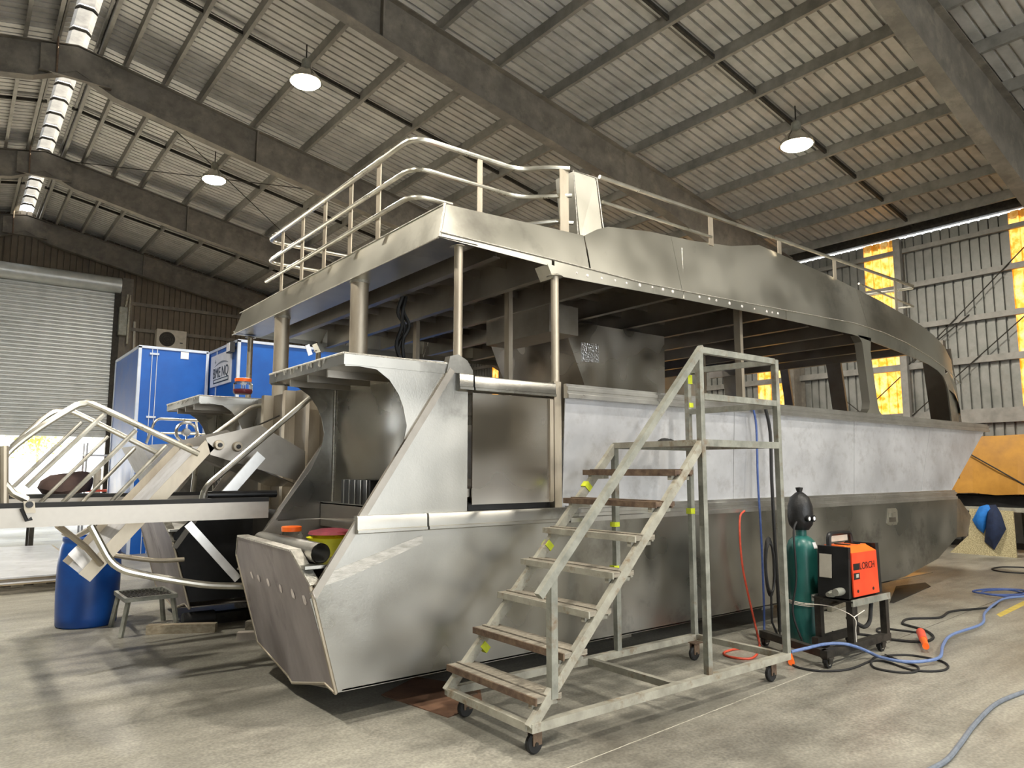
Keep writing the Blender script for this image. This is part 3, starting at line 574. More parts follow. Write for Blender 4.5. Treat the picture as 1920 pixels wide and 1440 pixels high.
fr2 = part('fore_railing', G().tube([(4.52, fy, 4.26), (7.5, fy, 4.25), (10.86, fy, 4.24), (10.9, fy + .02, 4.22), (10.75, 5.3, 4.22)], .02, 8), alu_tube, B, 'slim tubular fore rail')
part('mid_rail', G().tube([(4.55, fy, 4.03), (6.15, fy, 4.02)], .016, 8), alu_tube, fr2)
part('mid_rail', G().tube([(9.3, fy + .02, 4.03), (10.95, fy + .05, 3.96), (10.8, 5.2, 3.96)], .014, 8), alu_tube, fr2)
for x, z in ((6.15, 3.93), (7.43, 4.08), (8.66, 3.98), (10.3, 3.76)): part('rail_post', G().box(x - .035, x + .035, fy - .003, fy + .007, z, 4.24), alu_pill, fr2)
# -- light fitting box on the bow side, mooring cleat
cl = part('side_cleat', G().prism([(9.36, .93), (9.40, .90), (9.62, .90), (9.66, .94), (9.66, 1.08), (9.62, 1.11), (9.40, 1.11)], 'y', NY - .012, NY), alu_tube, B)
part('cleat_recess', G().box(9.42, 9.60, NY - .014, NY - .011, .94, 1.06), alu_in, cl)
part('cleat_bolt', G().box(9.42, 9.52, NY - .05, NY - .01, 1.0, 1.06), alu_tube, cl)

part('ground_strip', G().slab([at(a, b, Y=NY - .001) for a, b in ((603, 1100), (612, 1075), (700, 1040), (792, 1003), (793, 1018), (720, 1052), (640, 1088))], (0, -.001, 0)), M('ground_metal', '#a8a59c', '#d0cdc6', 9, (.45, .65), .8, .2, 90, (1, 1, 4)), B, 'bright ground back weld area')

# ================================================================== BOARDING RAMP at the stern
RP = thing('boarding_ramp', 'tubular aluminium boarding ramp with bent handrails fixed behind the stern', 'ramp', (1.2, 6.8, .68))
for y in (5.88, 7.72):
    bm_ = part('side_beam', G().box(.22, 2.06 if y < 7 else 2.3, y - .03, y + .03, 1.215, 1.345), alu_in, RP)
    part('grip_strip', G().box(.22, 2.06 if y < 7 else 2.3, y - .032, y + .028, 1.345, 1.378), black, bm_)
part('cross_beam', G().box(.25, .33, 5.91, 7.69, 1.22, 1.34), alu_pill, RP)
part('cross_beam', G().box(1.0, 1.06, 5.91, 7.69, 1.22, 1.27), alu_pill, RP)
for y, pts in ((6.15, [(0, 884), (12, 852), (60, 812), (130, 768), (158, 757), (190, 765), (372, 851)]), (7.55, [(22, 838), (60, 803), (95, 776), (120, 770), (150, 778), (300, 852)])):
    part('handrail', G().tube(smoothline([at(a, b, Y=y) for a, b in pts], 4), .024, 10), alu_tube, RP)
for y, bars in ((6.15, (((195, 777), (50, 913)), ((255, 807), (108, 952)), ((312, 835), (200, 950)))), (7.55, (((153, 792), (25, 913)), ((203, 818), (70, 948)), ((253, 840), (145, 951))))):
    for a, b in bars: part('baluster', G().tube([at(*a, Y=y), at(*b, Y=y)], .0165, 8), alu_tube, RP)
part('end_post', G().tube([at(8, 836, Y=5.9), at(8, 985, Y=5.9)], .026, 10), alu_pill, RP)
part('hinge_arm', G().tube([at(8, 905, Y=5.9), at(25, 925, Y=5.9), at(52, 938, Y=5.9)], .024, 8), alu_tube, RP)
hb = part('hinge_block', G().slab([at(a, b, Y=5.83) for a, b in ((44, 940), (65, 940), (67, 962), (46, 962))], (0, .03, 0)), alu_pill, RP)
part('hinge_pin', G().lathe(at(55, 946, Y=5.83), [(.022, -.02), (.022, .0)], 12, 'y'), blackp, hb)
part('latch_handle', G().tube([at(40, 953, Y=5.80), at(50, 976, Y=5.80), at(60, 972, Y=5.80)], .012, 6), blackp, hb)
# gangway plate through the middle of the ramp
g0, g1 = Vector((1.70, 6.25, 1.80)), Vector((.86, 6.25, .80)); W_ = Vector((0, .95, 0)); nrm = (g1 - g0).cross(W_).normalized()
if nrm.z < 0: nrm = -nrm
gp = part('gangway_plate', G().slab([g0, g1, g1 + W_, g0 + W_], nrm * -.012), alu_side, RP)
for o in (Vector((0, 0, 0)), W_): part('gangway_edge', G().beam(g0 + o + nrm * .01, g1 + o + nrm * .01, .012, .10, nrm), alu_pill, gp)
part('paper_tag', G().slab([at(128, 1040, Y=6.6), at(144, 1024, Y=6.6), at(186, 1052, Y=6.4), at(167, 1080, Y=6.4)], nrm * .004), white, gp, 'white paper tag taped to the gangway foot')
for y in (6.25, 7.2):
    for c in ((1.76, 1.80), (1.91, 1.79)):
        h_ = part('hinge_disc', G().lathe((c[0], y - .03, c[1]), [(.036, -.02), (.042, 0), (.042, .02)], 14, 'y'), alu_pill, RP); part('hinge_bolt', G().lathe((c[0], y - .05, c[1]), [(.018, -.015), (.02, 0)], 8, 'y'), blackp, h_)
    part('hinge_plate', G().prism([(1.66, 1.86), (1.70, 1.72), (2.51, 1.48), (2.51, 1.76), (2.1, 1.98)], 'y', y - .006, y + .006), alu_in, RP)
part('hinge_cover', G().slab([(1.78, 6.27, 1.74), (1.78, 7.18, 1.74), (2.5, 7.18, 1.44), (2.5, 6.27, 1.44)], (0, 0, .01)), alu_gloss, RP)
part('stern_handrail', G().tube(fillet([(1.57, 5.95, 1.34), (1.59, 5.95, 1.46), (2.45, 5.95, 2.24), (2.6, 5.95, 2.25)], .12), .024, 10), alu_tube, RP)
part('stern_handrail', G().tube(fillet([(1.95, 7.72, 1.35), (1.98, 7.72, 1.83), (2.5, 7.72, 2.26), (2.6, 7.72, 2.28)], .12), .024, 10), alu_tube, RP)
part('lower_tube', G().tube(fillet([at(170, 985, Y=5.92), at(213, 1066, Y=5.92), at(300, 1084, Y=5.92), at(390, 1098, Y=5.92), at(466, 1099, Y=5.92)], .12), .026, 10), alu_tube, RP)
part('lower_tube', G().tube(fillet([at(205, 1040, Y=7.75), at(260, 1048, Y=7.75), at(300, 1052, Y=7.75), at(345, 1049, Y=7.75)], .1), .022, 10), alu_pill, RP)
part('cross_tube', G().tube([at(108, 985, Y=5.92), at(160, 1025, Y=6.1), at(190, 1058, Y=6.2)], .022, 8), alu_pill, RP)
part('cross_tube', G().tube([at(175, 988, Y=6.0), at(140, 1008, Y=6.6), at(120, 1000, Y=7.2)], .02, 8), alu_pill, RP)
part('diagonal_brace', G().beam(at(352, 982, Y=5.86), at(446, 1086, Y=5.86), .012, .06, (1, 0, .6)), alu_rib, RP)
part('slide_channel', G().beam((2.05, 6.05, 1.72), (1.75, 6.05, 1.36), .02, .09, (1, 0, -.5)), alu_rib, RP)
part('pivot_roller', G().lathe((1.62, 6.0, 1.40), [(.03, 0), (.03, .55)], 12, 'x'), blackp, RP)
part('safety_chain', G().tube(smoothline([at(395, 838, Y=7.0), at(450, 812, Y=7.0), at(500, 790, Y=7.0), at(524, 779, Y=7.0)], 4), .008, 5), darksteel, RP)

# ================================================================== ROLLING STAIR
ST = thing('rolling_stair', 'weathered galvanised rolling work stair with timber treads on castors', 'stair', (4.0, 3.7, 0))
yn, yf_ = 3.27, 4.12; zb = .17
def bar(nm, p, q, m=galv, w_=.043, h_=.045): return part(nm, G().beam(p, q, w_, h_), m, ST)
bar('base_rail', (2.66, yn, zb), (5.24, yn, zb), galvw, .05, .05); bar('base_rail', (2.66, yf_, zb), (5.22, yf_, zb), galvw, .05, .05)
bar('base_rail', (2.67, yn + .023, zb), (2.67, yf_ - .023, zb), galvw); bar('base_rail', (5.215, yn + .023, zb), (5.20, yf_ - .023, zb), galvw); bar('base_rail', (3.92, yn + .023, zb), (3.92, yf_ - .023, zb), galvw)
for nm, x, y, z1 in (('post', 4.255, yn, 2.47), ('post', 5.225, yn, 2.48), ('post', 5.19, yf_, 2.49), ('post', 4.245, yf_, 1.79)): bar(nm, (x, y, zb + .022), (x, y, z1))
bar('top_rail', (4.255, yn, 2.465), (5.2, yn, 2.465)); bar('top_rail', (5.21, yn + .02, 2.465), (5.19, yf_ - .02, 2.475))
bar('mid_rail', (4.28, yn, 2.125), (5.2, yn, 2.125)); bar('mid_rail', (5.21, yn + .02, 2.11), (5.19, yf_ - .02, 2.11))
bar('newel_post', (2.83, yn, .30), (2.83, yn, .98), galv, .048, .048); bar('hand_rail', (2.70, yn - .035, .885), (4.245, yn - .035, 2.475))
for y in (yn, yf_): bar('stringer', (2.66, y, .17), (4.25, y, 1.785), galvw, .038, .06)
pf = part('platform', G().box(4.245, 5.235, yn - .022, yn + .022, 1.765, 1.815), galv, ST); part('platform_side', G().box(4.245, 5.235, yf_ - .022, yf_ + .022, 1.765, 1.815), galv, pf)
for x in (4.24, 5.22): part('platform_end', G().box(x - .02, x + .02, yn + .022, yf_ - .022, 1.77, 1.812), galvw, pf)
for i in range(6): part('deck_board', G().box(4.265 + i * .157, 4.415 + i * .157, yn + .024, yf_ - .024, 1.79, 1.815), wood if i % 2 else rust, pf)
for k_ in range(7):
    x = 2.70 + .208 * k_; z = .325 + .212 * k_
    td = part('tread', G().box(x - .012, x + .0, yn - .02, yf_ + .05, z - .04, z).box(x + .17, x + .19, yn + .0, yf_ + .03, z - .045, z - .01), rust if k_ in (0, 1, 5, 6) else galvw, ST)
    for j in range(3): part('tread_slat', G().box(x + .002 + j * .064, x + .058 + j * .064, yn - .015, yf_ + .05, z - .032, z + .006 * (j % 2)), wood if k_ < 5 else rust, td)
    for y in (yn + .03, yf_ - .03): part('tread_bracket', G().box(x + .0, x + .19, y - .004, y + .03, z - .07, z - .034), galvw, td)
for x, y in ((2.76, 3.33), (5.08, 3.31), (2.80, 4.08), (5.12, 4.06)):
    cs_ = part('castor', G().box(x - .05, x + .05, y - .04, y + .04, .138, .147).box(x - .045, x + .02, y - .026, y - .02, .05, .14).box(x - .045, x + .02, y + .02, y + .026, .05, .14), rust, ST)
    part('wheel', G().lathe((x - .02, y, .058), [(.02, -.018), (.05, -.018), (.058, -.01), (.058, .01), (.05, .018), (.02, .018)], 18, 'y'), black, cs_)
    part('axle', G().lathe((x - .02, y, .058), [(.012, -.03), (.012, .03)], 8, 'y'), darksteel, cs_)
for px, py, h, Y in ((1290, 712, 20, yf_), (1292, 760, 10, yf_), (1295, 958, 12, yf_), (1153, 983, 9, yf_), (1152, 1065, 10, yf_), (1100, 912, 12, yf_), (1027, 1022, 12, yf_), (907, 1212, 12, yf_)):
    c = at(px, py, Y=Y); d = Vector((0, 0, 1)) if px > 1110 else Vector((.7, 0, .715)); hh = h / 1354 * 4.6
    part('tape_wrap', G().beam(c - d * hh * .6, c + d * hh * .6, .052, .056 if px > 1110 else .066, (1, 0, 0) if px > 1110 else (-.7, 0, .7)), yellow, ST, 'fluorescent yellow tape')
g = G(); c = Vector((4.6, 3.85, 1.817))
for i in range(3): g.lathe(c + Vector((i * .06 - .06, .02 * i, 0)), [(.06, 0), (.055, .015), (.03, .03 - .005 * i), (.001, .034)], 9)
solo('work_rag', g, black, 'crumpled dark rag lying on the stair platform', 'rag')

# ================================================================== WELDING GEAR
TR = thing('welder_trolley', 'dark steel welding trolley on small castors standing beside the hull', 'trolley', (6.35, 3.6, 0))
x0, x1, ya_, yb_ = 6.19, 6.78, 3.25, 3.54
for x in (x0, x1):
    for y in (ya_, yb_): part('leg', G().box(x - .028, x + .028, y - .028, y + .028, .09, .47), darksteel, TR)
tp_ = part('shelf', G().box(x0 - .04, x1 + .04, ya_ - .04, yb_ + .04, .47, .482), darksteel, TR)
for y in (ya_ - .035, yb_ + .035): part('shelf_edge', G().box(x0 - .04, x1 + .04, y - .008, y + .008, .44, .495), galv, tp_)
part('base_beam', G().box(5.72, 6.82, ya_ - .03, ya_ + .03, .08, .14), darksteel, TR); part('base_beam', G().box(6.1, 6.82, yb_ - .03, yb_ + .03, .08, .14), darksteel, TR)
part('base_beam', G().beam((5.75, ya_, .11), (6.0, 4.0, .11), .06, .06), darksteel, TR); part('cylinder_plate', G().prism([(6.19, 3.61), (6.47, 3.61), (6.47, 3.90), (6.19, 3.90)], 'z', .0, .02), darksteel, TR)
for x, y in ((5.76, 3.24), (6.66, 3.24), (6.02, 3.98), (6.7, 3.54)):
    c_ = part('castor', G().box(x - .035, x + .035, y - .035, y + .035, .07, .085).box(x - .03, x + .03, y - .03, y - .024, .035, .08).box(x - .03, x + .03, y + .024, y + .03, .035, .08), darksteel, TR)
    part('wheel', G().lathe((x, y, .045), [(.015, -.015), (.045, -.015), (.045, .015), (.015, .015)], 16, 'y'), black, c_); part('wheel_hub', G().lathe((x, y, .045), [(.026, -.018), (.026, .018)], 12, 'y'), galvw, c_)
part('cable_hanger', G().tube(fillet([(6.22, 3.3, .33), (6.45, 3.27, .22), (6.55, 3.27, .26), (6.66, 3.3, .46)], .08), .018, 8), black, TR)
wx, wy = (6.18, 6.70), (3.24, 3.52)
WE = thing('welder', 'orange red and black welding machine standing on the steel trolley', 'welder', (6.44, 3.4, .482))
prf = [(wx[0], .50), (wx[0] - .0, .86), (wx[0] + .05, .94), (wx[1] - .05, .94), (wx[1], .88), (wx[1], .50)]
part('body', G().box(wx[0] + .02, wx[1] - .02, wy[0] + .03, wy[1] - .012, .49, .86), blackp, WE)
sp = part('side_panel', G().slab([(wx[0] + .04, wy[0] - .01, .51), (wx[1] - .03, wy[0] - .01, .51), (wx[1] - .05, wy[0] - .01, .88), (wx[0] + .03, wy[0] - .01, .88)], (0, .012, 0)), red, WE, 'orange red side panel')
part('shoulder_panel', G().slab([(wx[0] + .03, wy[0] - .01, .881), (wx[1] - .05, wy[0] - .01, .881), (wx[1] - .09, wy[0] + .07, .935), (wx[0] + .06, wy[0] + .07, .935)], (0, .008, -.012)), orange, WE)
part('top_cover', G().slab([(wx[0] + .06, wy[0] + .06, .935), (wx[1] - .09, wy[0] + .06, .935), (wx[1] - .09, wy[1] - .03, .935), (wx[0] + .06, wy[1] - .03, .935)], (0, 0, -.02)), orange, WE)
for i in range(2): part('top_clip', G().box(wx[0] + .14 + i * .17, wx[0] + .18 + i * .17, wy[0] + .07, wy[0] + .2, .93, .943), blackp, WE)
fp = part('front_panel', G().slab([(wx[0] - .03, wy[0], .50), (wx[0] - .03, wy[1], .50), (wx[0] - .0, wy[1], .93), (wx[0] - .0, wy[0], .93)], (.04, 0, 0)), blackp, WE)
part('display', G().slab([(wx[0] - .022, wy[0] + .15, .66), (wx[0] - .022, wy[0] + .26, .66), (wx[0] - .006, wy[0] + .26, .86), (wx[0] - .006, wy[0] + .15, .86)], (-.006, 0, 0)), creamm, fp)
part('rear_panel', G().slab([(wx[1] - .02, wy[0], .50), (wx[1] - .02, wy[1], .50), (wx[1] - .04, wy[1], .94), (wx[1] - .04, wy[0], .94)], (.06, 0, 0)), blackp, WE)
hd = part('carry_handle', G().tube(fillet([(wx[0] + .05, wy[0] + .2, .93), (wx[0] + .05, wy[0] + .2, 1.03), (wx[1] - .1, wy[0] + .2, 1.03), (wx[1] - .08, wy[0] + .2, .93)], .05), .022, 8), blackp, WE)
part('handle_cover', G().box(wx[0] + .08, wx[1] - .16, wy[0] + .19, wy[0] + .21, .96, 1.02), creamm, hd)
for i, x in enumerate((wx[0] + .11, wx[1] - .14)): part('panel_screw', G().lathe((x, wy[0] - .01, .555), [(.014, -.004), (.014, .002)], 8, 'y'), blackp, sp)
part('spool_window', G().box(wx[0] + .05, wx[0] + .15, wy[0] - .013, wy[0] - .006, .655, .71), blackp, sp); part('maker_block', G().box(wx[0] + .05, wx[0] + .15, wy[0] - .014, wy[0] - .006, .735, .79), blackp, sp)
part('side_vent', G().box(wx[0] + .085, wx[0] + .13, wy[0] - .0145, wy[0] - .012, .67, .70), creamm, sp)
def textmesh(body, size, ext=.001):
    cu = bpy.data.curves.new('lettering', 'FONT'); cu.body = body; cu.size = size; cu.extrude = ext; cu.align_x = 'LEFT'
    o = bpy.data.objects.new('lettering', cu); COL.objects.link(o); dg = bpy.context.evaluated_depsgraph_get(); me = bpy.data.meshes.new_from_object(o.evaluated_get(dg)); bpy.data.objects.remove(o, do_unlink=True)
    g = G(); g.v = [v.co.copy() for v in me.vertices]; g.f = [tuple(p.vertices) for p in me.polygons]; return g
def put(g, org, ux, uy, sx=1, sy=1):
    ux = Vector(ux).normalized(); uy = Vector(uy).normalized(); uz = ux.cross(uy); g.v = [Vector(org) + ux * v.x * sx + uy * v.y * sy + uz * v.z for v in g.v]; return g
t_ = put(textmesh('LORCH', .085), (wx[0] + .155, wy[0] - .012, .735), (1, 0, 0), (0, 0, 1), .95); part('lettering', t_, blackp, sp, 'black maker lettering')
part('cable_plug', G().lathe((wx[0] - .02, wy[0] + .06, .56), [(.03, -.12), (.035, -.05), (.03, .0)], 12, 'x'), galv, fp); part('earth_clamp', G().lathe((wx[0] - .02, wy[0] + .14, .53), [(.02, -.1), (.03, -.03), (.03, .0)], 10, 'x'), galv, fp)
# gas cylinder tied to the trolley
cx, cy_ = 6.33, 3.76; zc = .021
GC = thing('gas_cylinder', 'dark green gas cylinder tied upright with white rope', 'gas cylinder', (cx, cy_, zc))
part('cylinder_body', G().lathe((cx, cy_, zc), [(.130, 0), (.142, .012), (.142, .80), (.137, .86), (.116, .92), (.08, .955), (.048, .97), (.048, 1.02)], 28), green, GC)
part('label_sticker', G().lathe((cx, cy_, zc), [(.119, .865), (.104, .915)], 28), white, GC) if False else None
gls = G(); 
for a0, a1, r0, z0_, r1, z1_ in ((-1.75, -1.2, .139, .86, .119, .915),):
    A = [(cx + r0 * math.cos(a0 + (a1 - a0) * i / 5), cy_ + r0 * math.sin(a0 + (a1 - a0) * i / 5), zc + z0_) for i in range(6)]; C = [(cx + r1 * math.cos(a0 + (a1 - a0) * i / 5), cy_ + r1 * math.sin(a0 + (a1 - a0) * i / 5), zc + z1_) for i in range(6)]; gls.quadstrip(A, C)
part('label_sticker', gls, white, GC, recalc=False)
rp_ = G()
for i in range(3): rp_.tube([(cx + .147 * math.cos(t * .3), cy_ + .147 * math.sin(t * .3), zc + .36 + .012 * i + .01 * math.sin(t * .3)) for t in range(21)], .004, 5, True)
part('tie_rope', rp_, rope, GC)
part('rope_tail', G().tube(smoothline([(6.20, 3.685, zc + .38), (6.135, 3.62, .41), (6.135, 3.4, .42), (6.14, 3.2, .36), (6.135, 3.19, .25), (6.14, 3.19, .16)], 4), .004, 5).tube([(6.14, 3.2, .36), (6.3, 3.19, .40)], .004, 5), rope, GC)
RG = thing('cylinder_cover', 'black cloth hood with two round gauges on top of the gas cylinder', 'hood', (cx, cy_, zc + 1.0))
part('hood', G().lathe((cx, cy_, zc), [(.07, 1.022), (.105, 1.07), (.115, 1.14), (.11, 1.24), (.085, 1.32), (.04, 1.36), (.022, 1.37), (.03, 1.39), (.034, 1.41), (.001, 1.415)], 20), M('black_hood_cloth', '#0e0e0f', '#1a1a1b', 14, (.4, .6), 0, .6, 22), RG)
for a in (-2.05, -1.45):
    gd = part('gauge', G().lathe((cx + .105 * math.cos(a), cy_ + .118 * math.sin(a), zc + 1.13), [(.03, -.012), (.03, .02)], 14, 'y'), blackp, RG); part('gauge_face', G().lathe((cx + .105 * math.cos(a), cy_ + .118 * math.sin(a) - .0125, zc + 1.13), [(.018, -.002), (.018, .001)], 14, 'y'), white, gd)
part('gas_hose', G().tube(smoothline([(cx - .1, cy_ - .02, zc + 1.1), (cx - .16, cy_ - .02, zc + 1.0), (cx - .165, cy_ - .03, zc + .6), (cx - .2, cy_, zc + .3), (cx - .15, cy_ - .05, zc + .05)], 4), .010, 6), black, RG)
# hanging coil behind the cylinder
g = G()
for i in range(5): g.tube([(6.10 + .03 * i, 3.95 + .01 * i, .62 + .02 * i + 0) + Vector((0, 0, 0)) if 0 else Vector((6.07 + .012 * i + .07 * math.cos(t * .314), 3.93 + .01 * i, .70 + (.22 + .012 * i) * math.sin(t * .314))) for t in range(20)], .011, 6, True)
g.tube([(6.08, 3.94, .48), (6.12, 3.97, .2), (6.25, 3.99, .04)], .011, 6)
solo('torch_lead', g, black, 'black coiled torch lead hanging behind the gas cylinder', 'cable')

# ================================================================== HOSES AND CABLES
def cable(name, pix, r, m, lab, cat='cable', extra=(), n=6, lift=0.0):
    pts = [at(a, b, Z=r + lift) for a, b in pix]; return solo(name, G().tube(smoothline(list(extra) + pts, n), r, 8), m, lab, cat)
cable('air_hose', [(1650, 1232), (1690, 1240), (1730, 1240), (1762, 1232), (1768, 1210), (1785, 1190), (1840, 1170), (1846, 1150), (1865, 1132), (1885, 1122), (1925, 1118)], .013, bluehose, 'pale blue air hose running from the trolley over the concrete', 'hose', lift=.028, extra=[at(1483, 1222, Z=.155), at(1510, 1216, Z=.157), at(1545, 1208, Z=.16), at(1580, 1207, Z=.16), at(1606, 1213, Z=.12), at(1628, 1222, Z=.06)])
cable('power_lead', [(1487, 1247), (1503, 1253), (1540, 1258), (1590, 1255), (1630, 1240), (1645, 1232), (1700, 1228), (1760, 1238), (1778, 1250), (1760, 1258), (1710, 1256), (1660, 1240), (1635, 1240), (1640, 1252), (1680, 1260), (1715, 1260), (1720, 1250), (1690, 1240), (1660, 1228)], .009, black, 'black power lead looped under the pale blue hose')
cable('welding_cable', [(1560, 1185), (1620, 1190), (1680, 1200), (1730, 1203), (1750, 1195), (1735, 1182), (1700, 1172), (1692, 1168), (1705, 1160), (1760, 1158), (1778, 1148), (1800, 1144), (1860, 1138), (1875, 1125), (1925, 1108)], .012, black, 'black welding cable snaking past the red plug towards the wall')
cable('extension_lead', [(1660, 1185), (1645, 1184), (1650, 1178), (1690, 1182), (1735, 1188)], .010, black, 'short black extension lead leading into the red plug')
cable('coiled_hose', [(1925, 1114), (1870, 1115), (1826, 1110), (1835, 1106), (1880, 1104), (1925, 1108), (1900, 1118), (1850, 1114), (1845, 1108), (1890, 1106), (1920, 1112)], .011, bluehose2, 'dark blue hose lying in loose coils on the open floor', 'hose', lift=.028)
cable('cable_loop', [(1925, 1075), (1880, 1072), (1860, 1067), (1880, 1063), (1925, 1064)], .011, black, 'thin black cable loop on the floor near the chipboard sheet')
cable('floor_hose', [(1740, 1445), (1775, 1425), (1800, 1395), (1830, 1355), (1870, 1318), (1925, 1295)], .014, M('grey_hose', '#5f6670', '#757c86', 30, (.5, .65)), 'grey rubber hose curving alone across the bare concrete', 'hose')
PLG = thing('power_plug', 'red and clear three phase plug lying on the concrete', 'plug', tuple(at(1730, 1200, Z=.0)))
p0, p1 = at(1726, 1185, Z=.066), at(1736, 1212, Z=.06)
part('plug_body', G().tube([p0, p0.lerp(p1, .55)], [.038, .034], 14), redp, PLG); part('plug_nose', G().tube([p0.lerp(p1, .55), p1], .028, 14), orange, PLG)
solo('red_socket', G().tube([at(1474, 1212, Z=.036), at(1478, 1226, Z=.036)], [.036, .03], 12).tube([at(1471, 1203, Z=.036), at(1474, 1212, Z=.036)], .02, 8), redp, 'red socket lying beside the foot of the stair', 'socket')
solo('orange_connector', G().tube([at(1480, 1228, Z=.028), at(1484, 1242, Z=.028)], [.024, .026], 12), orange, 'small orange connector on the end of the black power lead', 'connector')
def hang(name, pix, Y, r, m, lab, floor=()):
    pts = [at(a, b, Y=Y) for a, b in pix] + [at(a, b, Z=r) for a, b in floor]
    return solo(name, G().tube(smoothline(pts, 5), r, 8), m, lab, 'hose')
hang('hanging_air_hose', [(1411, 762), (1418, 800), (1421, 900), (1427, 1000), (1432, 1120), (1433, 1180)], 4.27, .011, bluehose2, 'thin dark blue hose hanging down the hull from the gunwale', [(1434, 1196)])
hang('hanging_hose', [(1434, 762), (1444, 810), (1447, 900), (1452, 1000), (1458, 1100), (1462, 1180)], 4.25, .017, black, 'thick black hose hanging down the hull from the gunwale', [(1463, 1197)])
hang('red_hose', [(1396, 958), (1388, 968), (1387, 1000), (1392, 1060), (1404, 1120), (1418, 1180)], 4.30, .010, redhose, 'thin red hose coming out of a hole in the hull side', [(1424, 1212), (1410, 1234), (1370, 1232), (1357, 1224), (1380, 1217), (1412, 1216)])

# ================================================================== BLUE ROOMS, AIR CONDITIONER
def room(lab, x0, x1, y0, y1, z1, m=blue):
    R = thing('panel_room', lab, 'room', ((x0 + x1) / 2, (y0 + y1) / 2, 0))
    part('wall_panels', G().box(x0, x1, y0, y1, 0, z1), m, R); part('bounce_cover', G().box(x0 + .03, x1 - .03, y0 + .03, y1 - .03, z1, z1 + .02), creamm, R)  # pale unseen top added to keep blue bounce light off the ceiling
    for x, y in ((x0, y0), (x1, y0), (x0, y1)): part('corner_trim', G().box(x - .02, x + .035, y - .02, y + .035, 0, z1), trimw, R)
    part('top_trim', G().box(x0 - .02, x1 + .02, y0 - .02, y0 + .03, z1 - .03, z1 + .02), trimw, R); part('top_trim', G().box(x0 - .02, x0 + .03, y0, y1, z1 - .03, z1 + .02), trimw, R)
    return R
r1 = room('tall blue panel room without any sign, with a pale seam strip', 2.80, 4.06, 15.5, 18.0, 4.0)
for x in (3.02, 3.11): part('seam_strip', G().box(x, x + .012, 15.485, 15.5, 0, 4.0), trimw, r1)
for z in (1.4, 2.6, 3.85):
    part('hinge', G().box(2.98, 3.15, 15.475, 15.486, z, z + .04), trimw, r1)
part('notice', G().box(3.55, 3.70, 15.49, 15.5, 3.82, 3.98), white, r1)
r2 = room('blue panel room with the white company sign on its side', 4.13, 9.0, 13.66, 18.0, 4.0)
part('seam_strip', G().box(4.12, 4.135, 15.0, 15.05, 0, 4.0), trimw, r2)
sg = part('sign_board', G().box(4.10, 4.13, 14.03, 15.34, 3.25, 3.88), white, r2, 'white sign reading BME NQ under a grey arc')
xf = 4.096
put_ = put(textmesh('BME NQ', .29, .002), (xf, 15.15, 3.41), (0, -1, 0), (0, 0, 1), .95, 1.0); part('lettering', put_, ink, sg)
A = [(xf, 15.06 - .9 * t, 3.60 + .12 * math.sin(math.pi * (.12 + .72 * t))) for t in [i / 14 for i in range(15)]]; C = [(xf, 15.06 - .9 * t, 3.60 + .12 * math.sin(math.pi * (.12 + .72 * t)) - .008 - .03 * math.sin(math.pi * t)) for t in [i / 14 for i in range(15)]]
part('arc_mark', G().quadstrip(A, C), grey_ink, sg, recalc=False)
part('arc_tick', G().box(xf - .002, xf + .002, 15.0, 15.015, 3.70, 3.78).box(xf - .002, xf + .002, 14.96, 15.05, 3.73, 3.745), grey_ink, sg)
part('text_bar', G().box(xf - .002, xf + .002, 14.11, 15.1, 3.30, 3.385), ink, sg)
g = G(); y = 15.04
while y > 14.16: w_ = random.uniform(.02, .05); g.box(xf - .005, xf - .002, y - w_, y, 3.322, 3.365); y -= w_ + .014
part('bar_lettering', g, pale_ink, sg, kind='stuff')
sl = thing('flood_light', 'small black flood light on the corner of the signed blue room', 'lamp', (4.1, 13.8, 3.8)); part('light_body', G().box(4.0, 4.08, 13.72, 13.98, 3.78, 3.98), blackp, sl); part('lens', G().box(3.99, 4.0, 13.76, 13.94, 3.80, 3.96), white, sl); part('bracket', G().box(4.08, 4.129, 13.8, 13.9, 3.85, 3.9), blackp, sl)
ac = thing('air_conditioner', 'cream air conditioner unit with a round fan mounted on the end wall', 'air conditioner', (6.1, 28.3, 5.95))
part('casing', G().box(5.6, 6.6, 28.1, 28.5, 5.95, 6.65), creamm, ac); part('bracket', G().box(5.7, 6.5, 28.45, 28.68, 5.9, 5.95), darksteel, ac)
fan = part('fan_opening', G().lathe((5.95, 28.095, 6.3), [(.27, -.005), (.27, .005)], 24, 'y'), darksteel, ac); 
for r_ in (.08, .15, .22): part('fan_ring', G().tube([(5.95 + r_ * math.cos(t * .3927), 28.085, 6.3 + r_ * math.sin(t * .3927)) for t in range(16)], .008, 5, True), blackp, fan)
part('badge', G().box(6.38, 6.48, 28.09, 28.1, 6.18, 6.22), blackp, ac)

